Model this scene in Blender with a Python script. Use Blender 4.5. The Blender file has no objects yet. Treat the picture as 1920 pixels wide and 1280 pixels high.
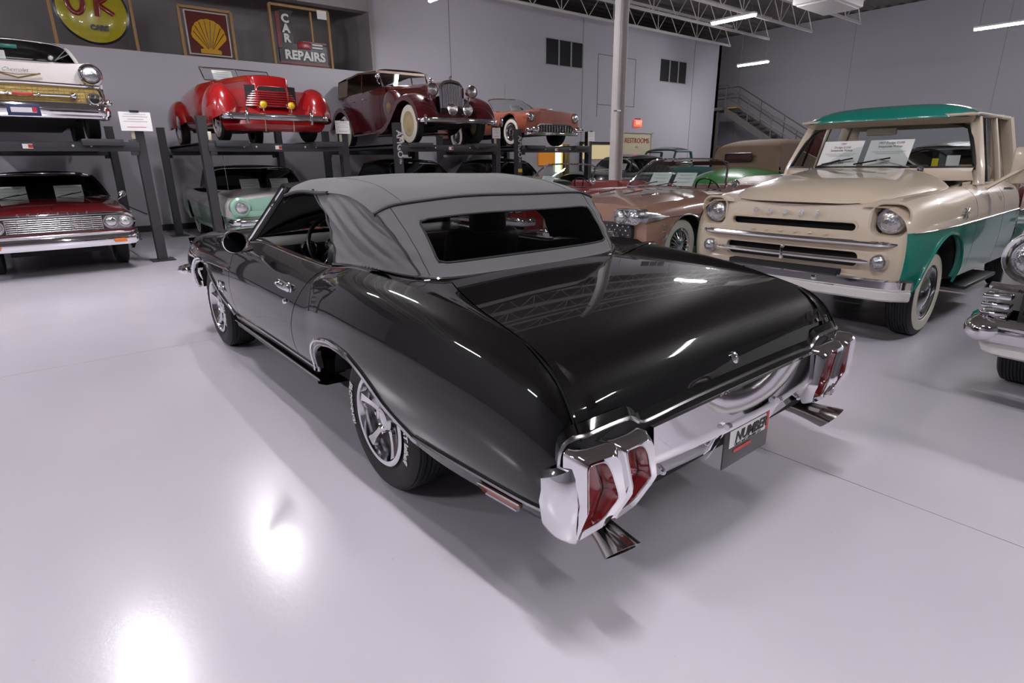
import bpy, bmesh, math, random
import numpy as np
from mathutils import Matrix, Vector
random.seed(7)
SC = bpy.context.scene
COL = SC.collection
PI = math.pi
# ------------------------------------------------------------------ camera
cam_data = bpy.data.cameras.new('camera')
cam = bpy.data.objects.new('camera', cam_data); COL.objects.link(cam)
cam_data.sensor_fit = 'HORIZONTAL'; cam_data.sensor_width = 36.0
cam_data.lens = 36.0 * 1069.88 / 1920.0
cam_data.clip_start = 0.05; cam_data.clip_end = 200
def cam_axes(yaw, pitch, roll):
    cy, sy, cp, sp = math.cos(yaw), math.sin(yaw), math.cos(pitch), math.sin(pitch)
    f = Vector((cy*cp, sy*cp, -sp)); r = Vector((sy, -cy, 0)); u = r.cross(f)
    c, s = math.cos(roll), math.sin(roll)
    return c*r + s*u, -s*r + c*u, f
_r, _u, _f = cam_axes(math.radians(-39.10226), math.radians(17.44307), math.radians(-0.76116))
cam.matrix_world = Matrix(((_r.x, _u.x, -_f.x, -2.17836), (_r.y, _u.y, -_f.y, 1.85336), (_r.z, _u.z, -_f.z, 1.42164), (0, 0, 0, 1)))
SC.camera = cam
# ------------------------------------------------------------------ world, exposure
world = bpy.data.worlds.new('world'); SC.world = world; world.use_nodes = True
world.node_tree.nodes['Background'].inputs[0].default_value = (0.5, 0.48, 0.55, 1)
world.node_tree.nodes['Background'].inputs[1].default_value = 0.05
SC.view_settings.view_transform = 'Standard'; SC.view_settings.look = 'None'
SC.view_settings.exposure = 0.0; SC.view_settings.gamma = 1.0
SC.view_settings.use_curve_mapping = False
LAMP_W = 300.0         # emission strength of the ceiling tubes
# ------------------------------------------------------------------ helpers
def pchip(tab):
    X = np.array([t[0] for t in tab], float); Y = np.array([t[1] for t in tab], float)
    if X[0] > X[-1]: X = X[::-1]; Y = Y[::-1]
    h = np.diff(X); d = np.diff(Y)/h; n = len(X); m = np.zeros(n)
    m[0] = d[0]; m[-1] = d[-1]
    for i in range(1, n-1):
        if d[i-1]*d[i] > 0:
            w1 = 2*h[i]+h[i-1]; w2 = h[i]+2*h[i-1]
            m[i] = (w1+w2)/(w1/d[i-1]+w2/d[i])
    def f(x):
        x = min(max(x, X[0]), X[-1]); i = min(max(int(np.searchsorted(X, x))-1, 0), n-2)
        t = (x-X[i])/h[i]
        return float(Y[i]*(1+2*t)*(1-t)**2 + m[i]*h[i]*t*(1-t)**2 + Y[i+1]*t*t*(3-2*t) + m[i+1]*h[i]*t*t*(t-1))
    return f
def lin(a, b, n): return [a+(b-a)*i/(n-1) for i in range(n)]
def lerp3(p, q, t): return tuple(p[i]+(q[i]-p[i])*t for i in range(3))
def catmull(P, n=8, closed=False):
    P = [np.array(p, float) for p in P]; out = []; N = len(P)
    for i in range(N if closed else N-1):
        g = lambda k: P[k % N] if closed else P[min(max(k, 0), N-1)]
        a, b, c, d = g(i-1), g(i), g(i+1), g(i+2)
        for j in range(n):
            t = j/n
            out.append(tuple(.5*((2*b)+(-a+c)*t+(2*a-5*b+4*c-d)*t*t+(-a+3*b-3*c+d)*t**3)))
    if not closed: out.append(tuple(P[-1]))
    return out
def rrect(w, h, r, n=5, cx=0, cy=0):
    out = []
    for (sx, sy, a0) in ((1, 1, 0), (-1, 1, 90), (-1, -1, 180), (1, -1, 270)):
        for k in range(n):
            a = math.radians(a0+90*k/(n-1)); out.append((cx+sx*(w/2-r)+r*math.cos(a), cy+sy*(h/2-r)+r*math.sin(a)))
    return out
def rpoly(P, r, n=4):
    out = []; N = len(P)
    for i in range(N):
        p = np.array(P[i], float); a = np.array(P[i-1], float)-p; b = np.array(P[(i+1) % N], float)-p
        la, lb = np.linalg.norm(a), np.linalg.norm(b); rr = min(r, la*.45, lb*.45)
        A = p+a/la*rr; B = p+b/lb*rr
        for k in range(n):
            t = k/(n-1); out.append(tuple((1-t)**2*A+2*t*(1-t)*p+t*t*B))
    return out
class MB:
    def __init__(s): s.v = []; s.f = []; s.m = []
    def add(s, V, F, mi=0):
        o = len(s.v); s.v += [tuple(map(float, p)) for p in V]
        s.f += [tuple(i+o for i in f) for f in F]; s.m += [mi]*len(F); return s
    def grid(s, P, mi=0, cu=False, cv=False, flip=False):
        n = len(P); m = len(P[0]); V = [p for r in P for p in r]; F = []
        for i in range(n if cu else n-1):
            for j in range(m if cv else m-1):
                a, b, c, d = i*m+j, ((i+1) % n)*m+j, ((i+1) % n)*m+(j+1) % m, i*m+(j+1) % m
                F.append((a, d, c, b) if flip else (a, b, c, d))
        return s.add(V, F, mi)
    def mirror(s):
        n = len(s.v); s.v += [(x, -y, z) for x, y, z in s.v]; F = s.f[:]
        s.f += [tuple(i+n for i in f[::-1]) for f in F]; s.m += s.m[:]; return s
    def rings(s, L, mi=0, cap0=False, cap1=False):
        s.grid(L, mi, cv=True)
        m = len(L[0])
        if cap0: s.add(L[0], [tuple(range(m))[::-1]], mi)
        if cap1: s.add(L[-1], [tuple(range(m))], mi)
        return s
    def box(s, c, d, mi=0, M=None):
        V = [Vector((c[0]+sx*d[0]/2, c[1]+sy*d[1]/2, c[2]+sz*d[2]/2)) for sx in (-1, 1) for sy in (-1, 1) for sz in (-1, 1)]
        if M: V = [M @ v for v in V]
        return s.add(V, [(0, 1, 3, 2), (4, 6, 7, 5), (0, 4, 5, 1), (2, 3, 7, 6), (0, 2, 6, 4), (1, 5, 7, 3)], mi)
    def rbox(s, c, d, r=.01, mi=0, M=None, seg=2):
        bm = bmesh.new(); bmesh.ops.create_cube(bm, size=1)
        for v in bm.verts: v.co = Vector((v.co.x*d[0], v.co.y*d[1], v.co.z*d[2]))
        bmesh.ops.bevel(bm, geom=bm.edges[:], offset=min(r, min(d)*.45), segments=seg, affect='EDGES', profile=.5)
        bm.verts.index_update()
        V = [v.co+Vector(c) for v in bm.verts]
        if M: V = [M @ v for v in V]
        s.add(V, [tuple(v.index for v in f.verts) for f in bm.faces], mi); bm.free(); return s
    def tube(s, P, r, n=8, mi=0, closed=False, cap=True, flat=1.0, up=None):
        P = [Vector(p) for p in P]; N = len(P); L = []; prev = None
        for i in range(N):
            a = P[i-1] if (i or closed) else P[i]; b = P[(i+1) % N] if (i < N-1 or closed) else P[i]
            t = (b-a).normalized() if (b-a).length > 1e-9 else Vector((1, 0, 0))
            if up is not None: x = t.cross(Vector(up))
            elif prev is None: x = t.cross(Vector((0, 0, 1)) if abs(t.z) < .9 else Vector((1, 0, 0)))
            else: x = prev - t*prev.dot(t)
            x.normalize(); prev = x; y = t.cross(x); rr = r[i] if hasattr(r, '__len__') else r
            L.append([P[i]+x*rr*math.cos(2*PI*k/n)+y*rr*flat*math.sin(2*PI*k/n) for k in range(n)])
        if closed: s.grid(L, mi, cu=True, cv=True)
        else: s.rings(L, mi, cap, cap)
        return s
    def cyl(s, p, q, r, n=16, mi=0): return s.tube([p, q], r, n, mi)
    def lathe(s, prof, n=32, c=(0, 0, 0), ax='y', mi=0, a0=0, a1=2*PI):
        full = abs(a1-a0-2*PI) < 1e-6; L = []
        for r, h in prof:
            row = []
            for k in range(n):
                a = a0+(a1-a0)*k/(n if full else n-1); u, w = r*math.cos(a), r*math.sin(a)
                p = {'y': (u, h, w), 'x': (h, u, w), 'z': (u, w, h)}[ax]
                row.append((c[0]+p[0], c[1]+p[1], c[2]+p[2]))
            L.append(row)
        return s.grid(L, mi, cv=full)
    def prism(s, O, pl, d0, d1, mi=0):
        f = {'xy': lambda a, b, d: (a, b, d), 'xz': lambda a, b, d: (a, d, b), 'yz': lambda a, b, d: (d, a, b)}[pl]
        A = [f(a, b, d0) for a, b in O]; B = [f(a, b, d1) for a, b in O]
        return s.rings([A, B], mi, True, True)
    def ball(s, c, r, n=16, m=10, mi=0):
        rx, ry, rz = r if hasattr(r, '__len__') else (r, r, r)
        L = [[(c[0]+rx*math.sin(PI*i/m)*math.cos(2*PI*k/n), c[1]+ry*math.sin(PI*i/m)*math.sin(2*PI*k/n), c[2]+rz*math.cos(PI*i/m)) for k in range(n)] for i in range(m+1)]
        return s.grid(L, mi, cv=True)
    def xf(s, M):
        s.v = [tuple(M @ Vector(p)) for p in s.v]; return s
    def obj(s, name, mats, parent=None, ang=35, loc=None, rotz=None, weld=True):
        me = bpy.data.meshes.new(name); me.from_pydata(s.v, [], s.f)
        if not isinstance(mats, (list, tuple)): mats = [mats]
        for m in mats: me.materials.append(m)
        me.polygons.foreach_set('material_index', s.m)
        if weld:
            bm = bmesh.new(); bm.from_mesh(me); bmesh.ops.remove_doubles(bm, verts=bm.verts[:], dist=1e-5)
            bmesh.ops.recalc_face_normals(bm, faces=bm.faces[:]); bm.to_mesh(me); bm.free()
        me.polygons.foreach_set('use_smooth', [True]*len(me.polygons))
        me.set_sharp_from_angle(angle=math.radians(ang))
        return link(name, me, parent, loc, rotz)
def link(name, me, parent=None, loc=None, rotz=None):
    o = bpy.data.objects.new(name, me); COL.objects.link(o)
    if parent: o.parent = parent
    if loc: o.location = loc
    if rotz is not None: o.rotation_euler = (0, 0, rotz)
    return o
def tag(o, label=None, cat=None, group=None, kind=None):
    if label: o['label'] = label
    if cat: o['category'] = cat
    if group: o['group'] = group
    if kind: o['kind'] = kind
    return o
def thing(name, label, cat, loc=(0, 0, 0), rotz=0, group=None):
    o = bpy.data.objects.new(name, None); COL.objects.link(o); o.empty_display_size = .2
    o.location = loc; o.rotation_euler = (0, 0, rotz); return tag(o, label, cat, group)
def copy_tree(o, parent=None):
    c = o.copy(); COL.objects.link(c); c.parent = parent
    for ch in list(o.children): copy_tree(ch, c)
    return c
def text_mb(txt, size=1.0, depth=.004, align='CENTER', shear=0, spacing=1.0, res=3, bold=0):
    cu = bpy.data.curves.new('t', 'FONT'); cu.body = txt; cu.size = size; cu.align_x = align; cu.align_y = 'CENTER'
    cu.extrude = depth/2; cu.shear = shear; cu.space_character = spacing; cu.resolution_u = res; cu.offset = bold
    ob = bpy.data.objects.new('t', cu); COL.objects.link(ob)
    dg = bpy.context.evaluated_depsgraph_get(); me = ob.evaluated_get(dg).to_mesh()
    mb = MB(); mb.add([v.co[:] for v in me.vertices], [tuple(p.vertices) for p in me.polygons])
    ob.evaluated_get(dg).to_mesh_clear(); bpy.data.objects.remove(ob); bpy.data.curves.remove(cu); return mb
def frame_M(o, ux, uy):
    ux = Vector(ux).normalized(); uy = Vector(uy); uy = (uy-ux*uy.dot(ux)).normalized(); uz = ux.cross(uy)
    return Matrix(((ux.x, uy.x, uz.x, o[0]), (ux.y, uy.y, uz.y, o[1]), (ux.z, uy.z, uz.z, o[2]), (0, 0, 0, 1)))
# ------------------------------------------------------------------ materials
MATS = {}
def nd(t, ty, **kw):
    n = t.nodes.new(ty)
    for k, v in kw.items(): setattr(n, k, v)
    return n
def pm(name, col, rough=.5, metal=0., coat=0., spec=.5, var=.04, scale=6., bump=0., bscale=200., emit=None, estr=1., sheen=0.):
    if name in MATS: return MATS[name]
    m = bpy.data.materials.new(name); m.use_nodes = True; t = m.node_tree; b = t.nodes['Principled BSDF']
    b.inputs['Roughness'].default_value = rough; b.inputs['Metallic'].default_value = metal
    b.inputs['Coat Weight'].default_value = coat; b.inputs['Coat Roughness'].default_value = .03
    b.inputs['Specular IOR Level'].default_value = spec
    if sheen: b.inputs['Sheen Weight'].default_value = sheen
    tc = nd(t, 'ShaderNodeTexCoord'); nz = nd(t, 'ShaderNodeTexNoise'); nz.inputs['Scale'].default_value = scale; nz.inputs['Detail'].default_value = 4
    t.links.new(tc.outputs['Object'], nz.inputs['Vector'])
    mx = nd(t, 'ShaderNodeMix', data_type='RGBA'); c = np.array(col[:3])
    mx.inputs[6].default_value = (*np.clip(c*(1-var), 0, 1), 1); mx.inputs[7].default_value = (*np.clip(c*(1+var), 0, 1), 1)
    t.links.new(nz.outputs['Fac'], mx.inputs[0]); t.links.new(mx.outputs[2], b.inputs['Base Color'])
    if bump:
        n2 = nd(t, 'ShaderNodeTexNoise'); n2.inputs['Scale'].default_value = bscale; n2.inputs['Detail'].default_value = 3
        t.links.new(tc.outputs['Object'], n2.inputs['Vector'])
        bp = nd(t, 'ShaderNodeBump'); bp.inputs['Strength'].default_value = bump; bp.inputs['Distance'].default_value = .01
        t.links.new(n2.outputs['Fac'], bp.inputs['Height']); t.links.new(bp.outputs[0], b.inputs['Normal'])
    if emit: b.inputs['Emission Color'].default_value = (*emit, 1); b.inputs['Emission Strength'].default_value = estr
    MATS[name] = m; return m
def glass(name, tint=(.8, .85, .85), refl=1.0, rough=0.0, haze=0.0):
    if name in MATS: return MATS[name]
    m = bpy.data.materials.new(name); m.use_nodes = True; t = m.node_tree; t.nodes.remove(t.nodes['Principled BSDF']); out = t.nodes['Material Output']
    tr = nd(t, 'ShaderNodeBsdfTransparent'); tr.inputs[0].default_value = (*tint, 1)
    gl = nd(t, 'ShaderNodeBsdfGlossy'); gl.inputs['Roughness'].default_value = rough
    fr = nd(t, 'ShaderNodeFresnel'); fr.inputs[0].default_value = 1.52
    geo = nd(t, 'ShaderNodeNewGeometry'); ix = nd(t, 'ShaderNodeMix', data_type='FLOAT'); ix.inputs[2].default_value = 1.52; ix.inputs[3].default_value = 1/1.52
    # keep the fresnel of a pane the same from both sides
    fa = nd(t, 'ShaderNodeMath', operation='MULTIPLY'); fa.inputs[1].default_value = refl
    lw = nd(t, 'ShaderNodeLayerWeight'); lw.inputs[0].default_value = .25
    t.links.new(lw.outputs['Fresnel'], fa.inputs[0])
    t.nodes.remove(fr); t.nodes.remove(geo); t.nodes.remove(ix)
    mx = nd(t, 'ShaderNodeMixShader'); t.links.new(fa.outputs[0], mx.inputs[0]); t.links.new(tr.outputs[0], mx.inputs[1]); t.links.new(gl.outputs[0], mx.inputs[2])
    last = mx
    if haze:
        df = nd(t, 'ShaderNodeBsdfDiffuse'); df.inputs[0].default_value = (.5, .5, .52, 1)
        m2 = nd(t, 'ShaderNodeMixShader'); m2.inputs[0].default_value = haze
        t.links.new(mx.outputs[0], m2.inputs[1]); t.links.new(df.outputs[0], m2.inputs[2]); last = m2
    t.links.new(last.outputs[0], out.inputs[0]); MATS[name] = m; return m
def paint(name, col, **k): return pm(name, col, k.pop('rough', .28), 0, 1.0, .5, k.pop('var', .02), **k)
chrome = pm('chrome', (.86, .85, .87), .05, 1.0, var=.02)
chrome_soft = pm('brushed_chrome', (.72, .71, .73), .18, 1.0, var=.04)
steel = pm('stainless_trim', (.62, .61, .63), .25, 1.0)
rubber = pm('tyre_rubber', (.013, .013, .014), .62, var=.2, bump=.05, bscale=90)
black_matte = pm('black_underbody', (.008, .008, .009), .8, var=.2)
black_satin = pm('black_trim', (.012, .012, .013), .35, var=.1)
whitewall_m = pm('whitewall_rubber', (.72, .68, .58), .5, var=.05)
lens_m = pm('lamp_lens', (.70, .70, .71), .10, 1.0, 1.0, var=.25, scale=40, bump=.55, bscale=70)
amber_m = pm('amber_lens', (.75, .18, .03), .15, 0, 1.0, var=.2, scale=60)
red_lens = pm('red_lens', (.30, .007, .009), .12, 0, 1.0, var=.3, scale=60)
paper = pm('card_paper', (.82, .81, .80), .55, var=.02)
ink = pm('printed_ink', (.03, .03, .035), .6); ink_red = pm('printed_red_ink', (.5, .03, .03), .6)
ink_grey = pm('printed_grey_ink', (.35, .35, .36), .6)
clear_glass = glass('clear_glass', (.86, .9, .89)); tint_glass = glass('tinted_glass', (.35, .42, .40)); dark_glass = glass('smoked_plastic_window', (.30, .30, .31), .8)
# ================================================================== the hall
WX, WY, ZC = 13.4, -25.5, 7.0       # back wall, right wall, roof deck
def wall_mat(name, c1, c2, scale=.35, line=0):
    m = pm(name, c1, .75, var=.03, scale=1.2, bump=.03, bscale=60); return m
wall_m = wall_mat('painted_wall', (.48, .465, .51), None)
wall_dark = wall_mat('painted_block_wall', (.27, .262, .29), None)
loft_m = pm('loft_panelling', (.30, .28, .285), .8, var=.15, scale=3)
deck_m = pm('roof_decking', (.13, .115, .105), .7, var=.15)
truss_m = pm('truss_paint', (.62, .60, .58), .55)
seam_m = pm('joint_filler', (.22, .21, .22), .8)
# floor with epoxy material
def floor_mat():
    m = bpy.data.materials.new('epoxy_floor'); m.use_nodes = True; t = m.node_tree; b = t.nodes['Principled BSDF']
    tc = nd(t, 'ShaderNodeTexCoord')
    n1 = nd(t, 'ShaderNodeTexNoise'); n1.inputs['Scale'].default_value = .5; n1.inputs['Detail'].default_value = 5
    n2 = nd(t, 'ShaderNodeTexNoise'); n2.inputs['Scale'].default_value = 45; n2.inputs['Detail'].default_value = 2
    n3 = nd(t, 'ShaderNodeTexVoronoi'); n3.inputs['Scale'].default_value = 7
    n4 = nd(t, 'ShaderNodeTexNoise'); n4.inputs['Scale'].default_value = 3; n4.inputs['Detail'].default_value = 6
    for n in (n1, n2, n3, n4): t.links.new(tc.outputs['Object'], n.inputs['Vector'])
    r = nd(t, 'ShaderNodeValToRGB'); r.color_ramp.elements[0].position = .3; r.color_ramp.elements[1].position = .7
    r.color_ramp.elements[0].color = (.58, .55, .615, 1); r.color_ramp.elements[1].color = (.64, .61, .67, 1)
    t.links.new(n1.outputs['Fac'], r.inputs[0])
    # small dark scuffs and specks
    sp = nd(t, 'ShaderNodeValToRGB'); sp.color_ramp.elements[0].position = .012; sp.color_ramp.elements[1].position = .03
    sp.color_ramp.elements[0].color = (.75, .72, .70, 1); sp.color_ramp.elements[1].color = (1, 1, 1, 1)
    t.links.new(n3.outputs['Distance'], sp.inputs[0])
    mx = nd(t, 'ShaderNodeMix', data_type='RGBA', blend_type='MULTIPLY'); mx.inputs[0].default_value = 1
    t.links.new(r.outputs[0], mx.inputs[6]); t.links.new(sp.outputs[0], mx.inputs[7]); t.links.new(mx.outputs[2], b.inputs['Base Color'])
    rr = nd(t, 'ShaderNodeMapRange'); rr.inputs[3].default_value = .17; rr.inputs[4].default_value = .27
    t.links.new(n4.outputs['Fac'], rr.inputs[0]); t.links.new(rr.outputs[0], b.inputs['Roughness'])
    bp = nd(t, 'ShaderNodeBump'); bp.inputs['Strength'].default_value = .10; bp.inputs['Distance'].default_value = .004
    t.links.new(n2.outputs['Fac'], bp.inputs['Height']); t.links.new(bp.outputs[0], b.inputs['Normal'])
    b.inputs['Specular IOR Level'].default_value = .5; b.inputs['Coat Weight'].default_value = .25; b.inputs['Coat Roughness'].default_value = .12
    MATS['floor'] = m; return m
floor_m = floor_mat()
# floor slabs with recessed control joints
jx = [-14, -6.0, 3.1, 12.2, 22]; jy = [10, -.80, -9.9, -19, -26]
tag(MB().box((4, -8, -.06), (36, 36, .1), 0).obj('floor', seam_m), kind='structure')
fl = bpy.data.objects['floor']
for i in range(len(jx)-1):
    for j in range(len(jy)-1):
        a, b_, c, d = jx[i]+.003, jx[i+1]-.003, jy[j+1]+.003, jy[j]-.003
        MB().box(((a+b_)/2, (c+d)/2, -.006), (b_-a, d-c, .012)).obj('floor_slab', floor_m, fl)
# back wall with loft opening on the left
def struct(name, mb, m, **k): return tag(mb.obj(name, m, **k), kind='structure')
LZ, LY = 3.80, -6.02
bw = MB()
bw.box((WX+.1, (10+LY)/2, LZ/2), (.2, 10-LY, LZ))
bw.box((WX+.1, (LY-22.9)/2, 3.12), (.2, LY+22.9, 6.24))
wb = struct('wall_back', bw, wall_m)
# loft recess behind
lf = MB(); lf.box((WX+2.2, 2, 5.4), (.1, 17, 3.4)); lf.box((WX+1.1, LY-.05, 5.4), (2.2, .1, 3.4)); lf.box((WX+1.2, 2, LZ-.06), (2.0, 17, .1)); lf.box((WX+1.1, 2, 6.6), (2.2, 17, .1))
struct('wall_loft', lf, loft_m)
tr = MB(); tr.box((WX+.05, LY-.02, 5.0), (.34, .10, 2.5)); tr.box((WX+.05, 2.0, 5.62), (.3, 16, .75)); struct('trim_1', tr, loft_m)
# panel seams on the wall as shallow battens
for i, y in enumerate((-8.6, -14.2, -20.9)):
    MB().box((WX-.004, y, 3.1 if i else 4.3), (.01, .02, 6.1 if i else 3.7)).obj('wall_seam', seam_m, wb)
MB().box((WX-.004, -15.0, 4.0), (.012, .02, 2.0)).obj('wall_seam', seam_m, wb)
for y in (-16.55, -14.6): pass
# framed blank panel beside the column
pn = MB(); y0, y1, z0, z1 = -17.1, -15.0, 3.42, 5.1
for a, b_ in (((y0, z0), (y1, z0)), ((y1, z0), (y1, z1)), ((y1, z1), (y0, z1)), ((y0, z1), (y0, z0))): pn.tube([(WX-.005, *a), (WX-.005, *b_)], .012, 4)
pn.obj('access_panel', seam_m, wb)
struct('baseboard_back', MB().box((WX-.01, -6, .07), (.03, 32, .14)), pm('vinyl_base', (.02, .02, .022), .5))
# far wall past the stairs + right wall + walls outside the frame
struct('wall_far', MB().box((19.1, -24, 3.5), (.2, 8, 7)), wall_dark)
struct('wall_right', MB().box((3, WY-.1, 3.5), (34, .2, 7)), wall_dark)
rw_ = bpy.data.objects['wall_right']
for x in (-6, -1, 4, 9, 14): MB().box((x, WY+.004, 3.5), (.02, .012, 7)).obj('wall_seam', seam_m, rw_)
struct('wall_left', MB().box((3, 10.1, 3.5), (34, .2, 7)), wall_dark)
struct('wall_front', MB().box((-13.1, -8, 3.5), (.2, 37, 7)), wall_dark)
struct('wall_office_end', MB().box((16.2, -22.8, 3.12), (5.6, .2, 6.24)), wall_m)
# roof deck, corrugated by ribs
rd = MB(); P = []
for k in range(0, 150):
    x = -13.5+k*.22; z = ZC+(.06 if k % 2 else 0); P += [[(x, 10.2, z), (x, -25.7, z)], [(x+.12, 10.2, z), (x+.12, -25.7, z)]]
rd.grid(P); struct('ceiling', rd, deck_m, ang=20)
# open web joists running along y
def joist(x, zb=6.0, zt=6.75, y0=9.9, y1=-22.4, first=False):
    r = thing('roof_joist', 'white open-web steel roof joist over the %s' % ('office wall' if first else 'showroom'), 'joist', (x, 0, 0), 0, 'white roof joists')
    for z, nm in ((zb, 'bottom_chord'), (zt, 'top_chord')):
        m = MB(); m.box((0, (y0+y1)/2, z), (.06, abs(y1-y0), .06)); m.box((0, (y0+y1)/2, z+(.04 if z == zb else -.04)), (.09, abs(y1-y0), .01)); m.obj(nm, truss_m, r)
    n = int((y0-y1)/1.2); st = (y0-y1)/n
    base = None
    for k in range(n):
        ya = y0-k*st
        if base is None: base = MB().tube([(0, 0, zb), (0, -st/2, zt), (0, -st, zb)], .016, 5).obj('web', truss_m, r, loc=(0, ya, 0)); me = base.data
        else: link('web', me, r, (0, ya, 0))
        if k % 2 == 0:
            link('web_post', vmesh, r, (0, ya-st/2*0, 0))
    return r
vmesh = bpy.data.meshes.new('web_post'); _m = MB().tube([(0, 0, 6.0), (0, 0, 6.75)], .014, 5); vmesh.from_pydata(_m.v, [], _m.f); vmesh.materials.append(truss_m)
labs = ['white roof joist nearest the office wall top', 'second white roof joist out from the office wall', 'third white roof joist out from the office wall', 'white roof joist above the first ceiling tube row', 'white roof joist above the pickup hood', 'white roof joist above the parked pickup cab', 'white roof joist furthest toward the viewer']
for i, x in enumerate((12.7, 11.0, 9.3, 7.6)):
    j = joist(x); j['label'] = labs[i]
# vents / small windows high on the wall
def wall_window(yc, zc, w, h, lab):
    r = thing('louvre_window', lab, 'window', (WX, yc, zc), 0, 'dark triple windows high on the wall')
    fr = pm('window_frame_white', (.36, .35, .38), .6); dk = pm('dark_pane', (.02, .02, .022), .2)
    for k in range(3): MB().box((-.012, (1-k)*w/3, 0), (.02, w/3-.05, h)).obj('pane', dk, r)
    m = MB()
    for k in (1, 2): m.box((-.02, (1.5-k)*w/3, 0), (.05, .05, h+.02))
    m.box((-.015, 0, h/2), (.04, w, .02)); m.box((-.015, 0, -h/2), (.04, w, .02)); m.obj('frame', fr, r)
wall_window(-12.85-.45, 4.95, 1.75, .80, 'dark three-pane window high on the wall left of the column')
wall_window(-19.05-.45, 4.86, 1.75, .82, 'dark three-pane window high on the wall right of the column')
# restroom doorway, its sign and the exit sign
dr = thing('restroom_doorway', 'cream lit doorway panel with red RESTROOMS lettering under the exit sign', 'doorway', (WX-.02, -17.35, 0))
cream_m = pm('cream_paint', (.66, .60, .42), .6)
MB().box((.0, 0, 1.22), (.05, 1.75, 2.44)).obj('panel', cream_m, dr)
fm = MB(); fm.box((-.03, .9, 1.25), (.08, .06, 2.5)); fm.box((-.03, -.9, 1.25), (.08, .06, 2.5)); fm.box((-.03, 0, 2.48), (.08, 1.86, .06)); fm.obj('frame', wall_m, dr)
t = text_mb('RESTROOMS', .27, .01); t.xf(frame_M((-.035, 0, 2.17), (0, -1, 0), (0, 0, 1))).obj('lettering', pm('sign_red', (.45, .08, .03), .5), dr)
t = text_mb('<<-', .14, .01); t.xf(frame_M((-.035, 0, 1.93), (0, -1, 0), (0, 0, 1))).obj('arrow', MATS['sign_red'], dr)
ex = thing('exit_sign', 'small glowing red exit sign box above the restroom doorway', 'exit sign', (WX-.06, -17.35, 2.83))
MB().rbox((0, 0, 0), (.08, .42, .26), .02).obj('housing', pm('exit_glow', (.9, .12, .06), .4, emit=(1, .12, .06), estr=1.2), ex)
MB().box((.02, 0, .15), (.04, .3, .04)).obj('bracket', black_satin, ex)
t = text_mb('EXIT', .17, .006); t.xf(frame_M((-.043, 0, 0), (0, -1, 0), (0, 0, 1))).obj('lettering', pm('exit_letters', (.95, .5, .4), .4, emit=(1, .45, .35), estr=1.5), ex)
# steel column
cl = thing('steel_column', 'white painted steel H column standing in front of the restroom doorway', 'column', (7.6, -9.47, 0))
cm = pm('column_paint', (.62, .59, .58), .5)
MB().box((0, .11, 3.5), (.22, .022, 7)).obj('flange', cm, cl); MB().box((0, -.11, 3.5), (.22, .022, 7)).obj('flange', cm, cl)
MB().box((0, 0, 3.5), (.02, .2, 7)).obj('web', cm, cl)
MB().tube([(-.12, .17, 0), (-.12, .17, 7)], .045, 10).obj('conduit', cm, cl)
MB().box((-.12, .17, 2.55), (.11, .12, .03)).obj('conduit_strap', steel, cl)
MB().box((0, 0, .015), (.4, .4, .03)).obj('base_plate', cm, cl)
# stairs beyond the office block
st = thing('steel_stair', 'grey steel stair with pipe railing rising to the office landing', 'stairs', (0, 0, 0))
sm_ = pm('stair_paint', (.075, .066, .062), .6, var=.1)
sx0, sx1, sz0, sz1, sy = 7.4, 13.0, .15, 3.55, -23.45
for dy, nm in ((.55, 'stringer'), (-.55, 'stringer')):
    MB().prism([(sx0, sz0-.2), (sx0, sz0+.1), (sx1, sz1+.1), (sx1, sz1-.2)], 'xz', sy+dy-.03, sy+dy+.03).obj(nm, sm_, st)
for k in range(19):
    f_ = (k+.5)/19; MB().box((sx0+(sx1-sx0)*f_, sy, sz0+(sz1-sz0)*f_), (.27, 1.06, .05)).obj('tread', sm_, st)
MB().box((sx1+1.2, sy, sz1+.02), (2.4, 1.5, .12)).obj('landing', sm_, st)
for dy in (.55, -.55):
    for dz in (.55, 1.0): MB().tube([(sx0, sy+dy, sz0+dz), (sx1, sy+dy, sz1+dz), (sx1+2.2, sy+dy, sz1+dz)], .028, 6).obj('handrail', sm_, st)
    for k in range(6):
        f_ = k/5; MB().tube([(sx0+(sx1-sx0)*f_, sy+dy, sz0+(sz1-sz0)*f_), (sx0+(sx1-sx0)*f_, sy+dy, sz0+(sz1-sz0)*f_+1.0)], .022, 6).obj('baluster', sm_, st)
    MB().tube([(sx1+2.2, sy+dy, sz1), (sx1+2.2, sy+dy, sz1+1.0)], .022, 6).obj('baluster', sm_, st)
MB().rbox((sx1-.2, sy+.2, sz1+.06), (.5, .3, .06), .02).obj('landing_mat', pm('yellow_mat', (.35, .22, .05), .7), st)
for dx in (.3, 2.2): MB().box((sx1+dx, sy+.55, sz1/2), (.1, .1, sz1)).obj('post', sm_, st)
# unit heater hanging under the roof
hx = thing('unit_heater', 'white box-shaped heater hung under the roof at the top right', 'heater', (5.25, -14.5, 5.0))
MB().rbox((0, 0, .3), (1.0, 1.7, .55), .04).obj('case', pm('heater_white', (.66, .64, .63), .5), hx)
for dx in (-.4, .4):
    for dy in (-.6, .6): MB().tube([(dx, dy, .5), (dx, dy, 2.0)], .012, 5).obj('hanger', truss_m, hx)
MB().rbox((0, 0, .01), (.85, 1.5, .04), .01).obj('grille_plate', MATS['heater_white'], hx)
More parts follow.
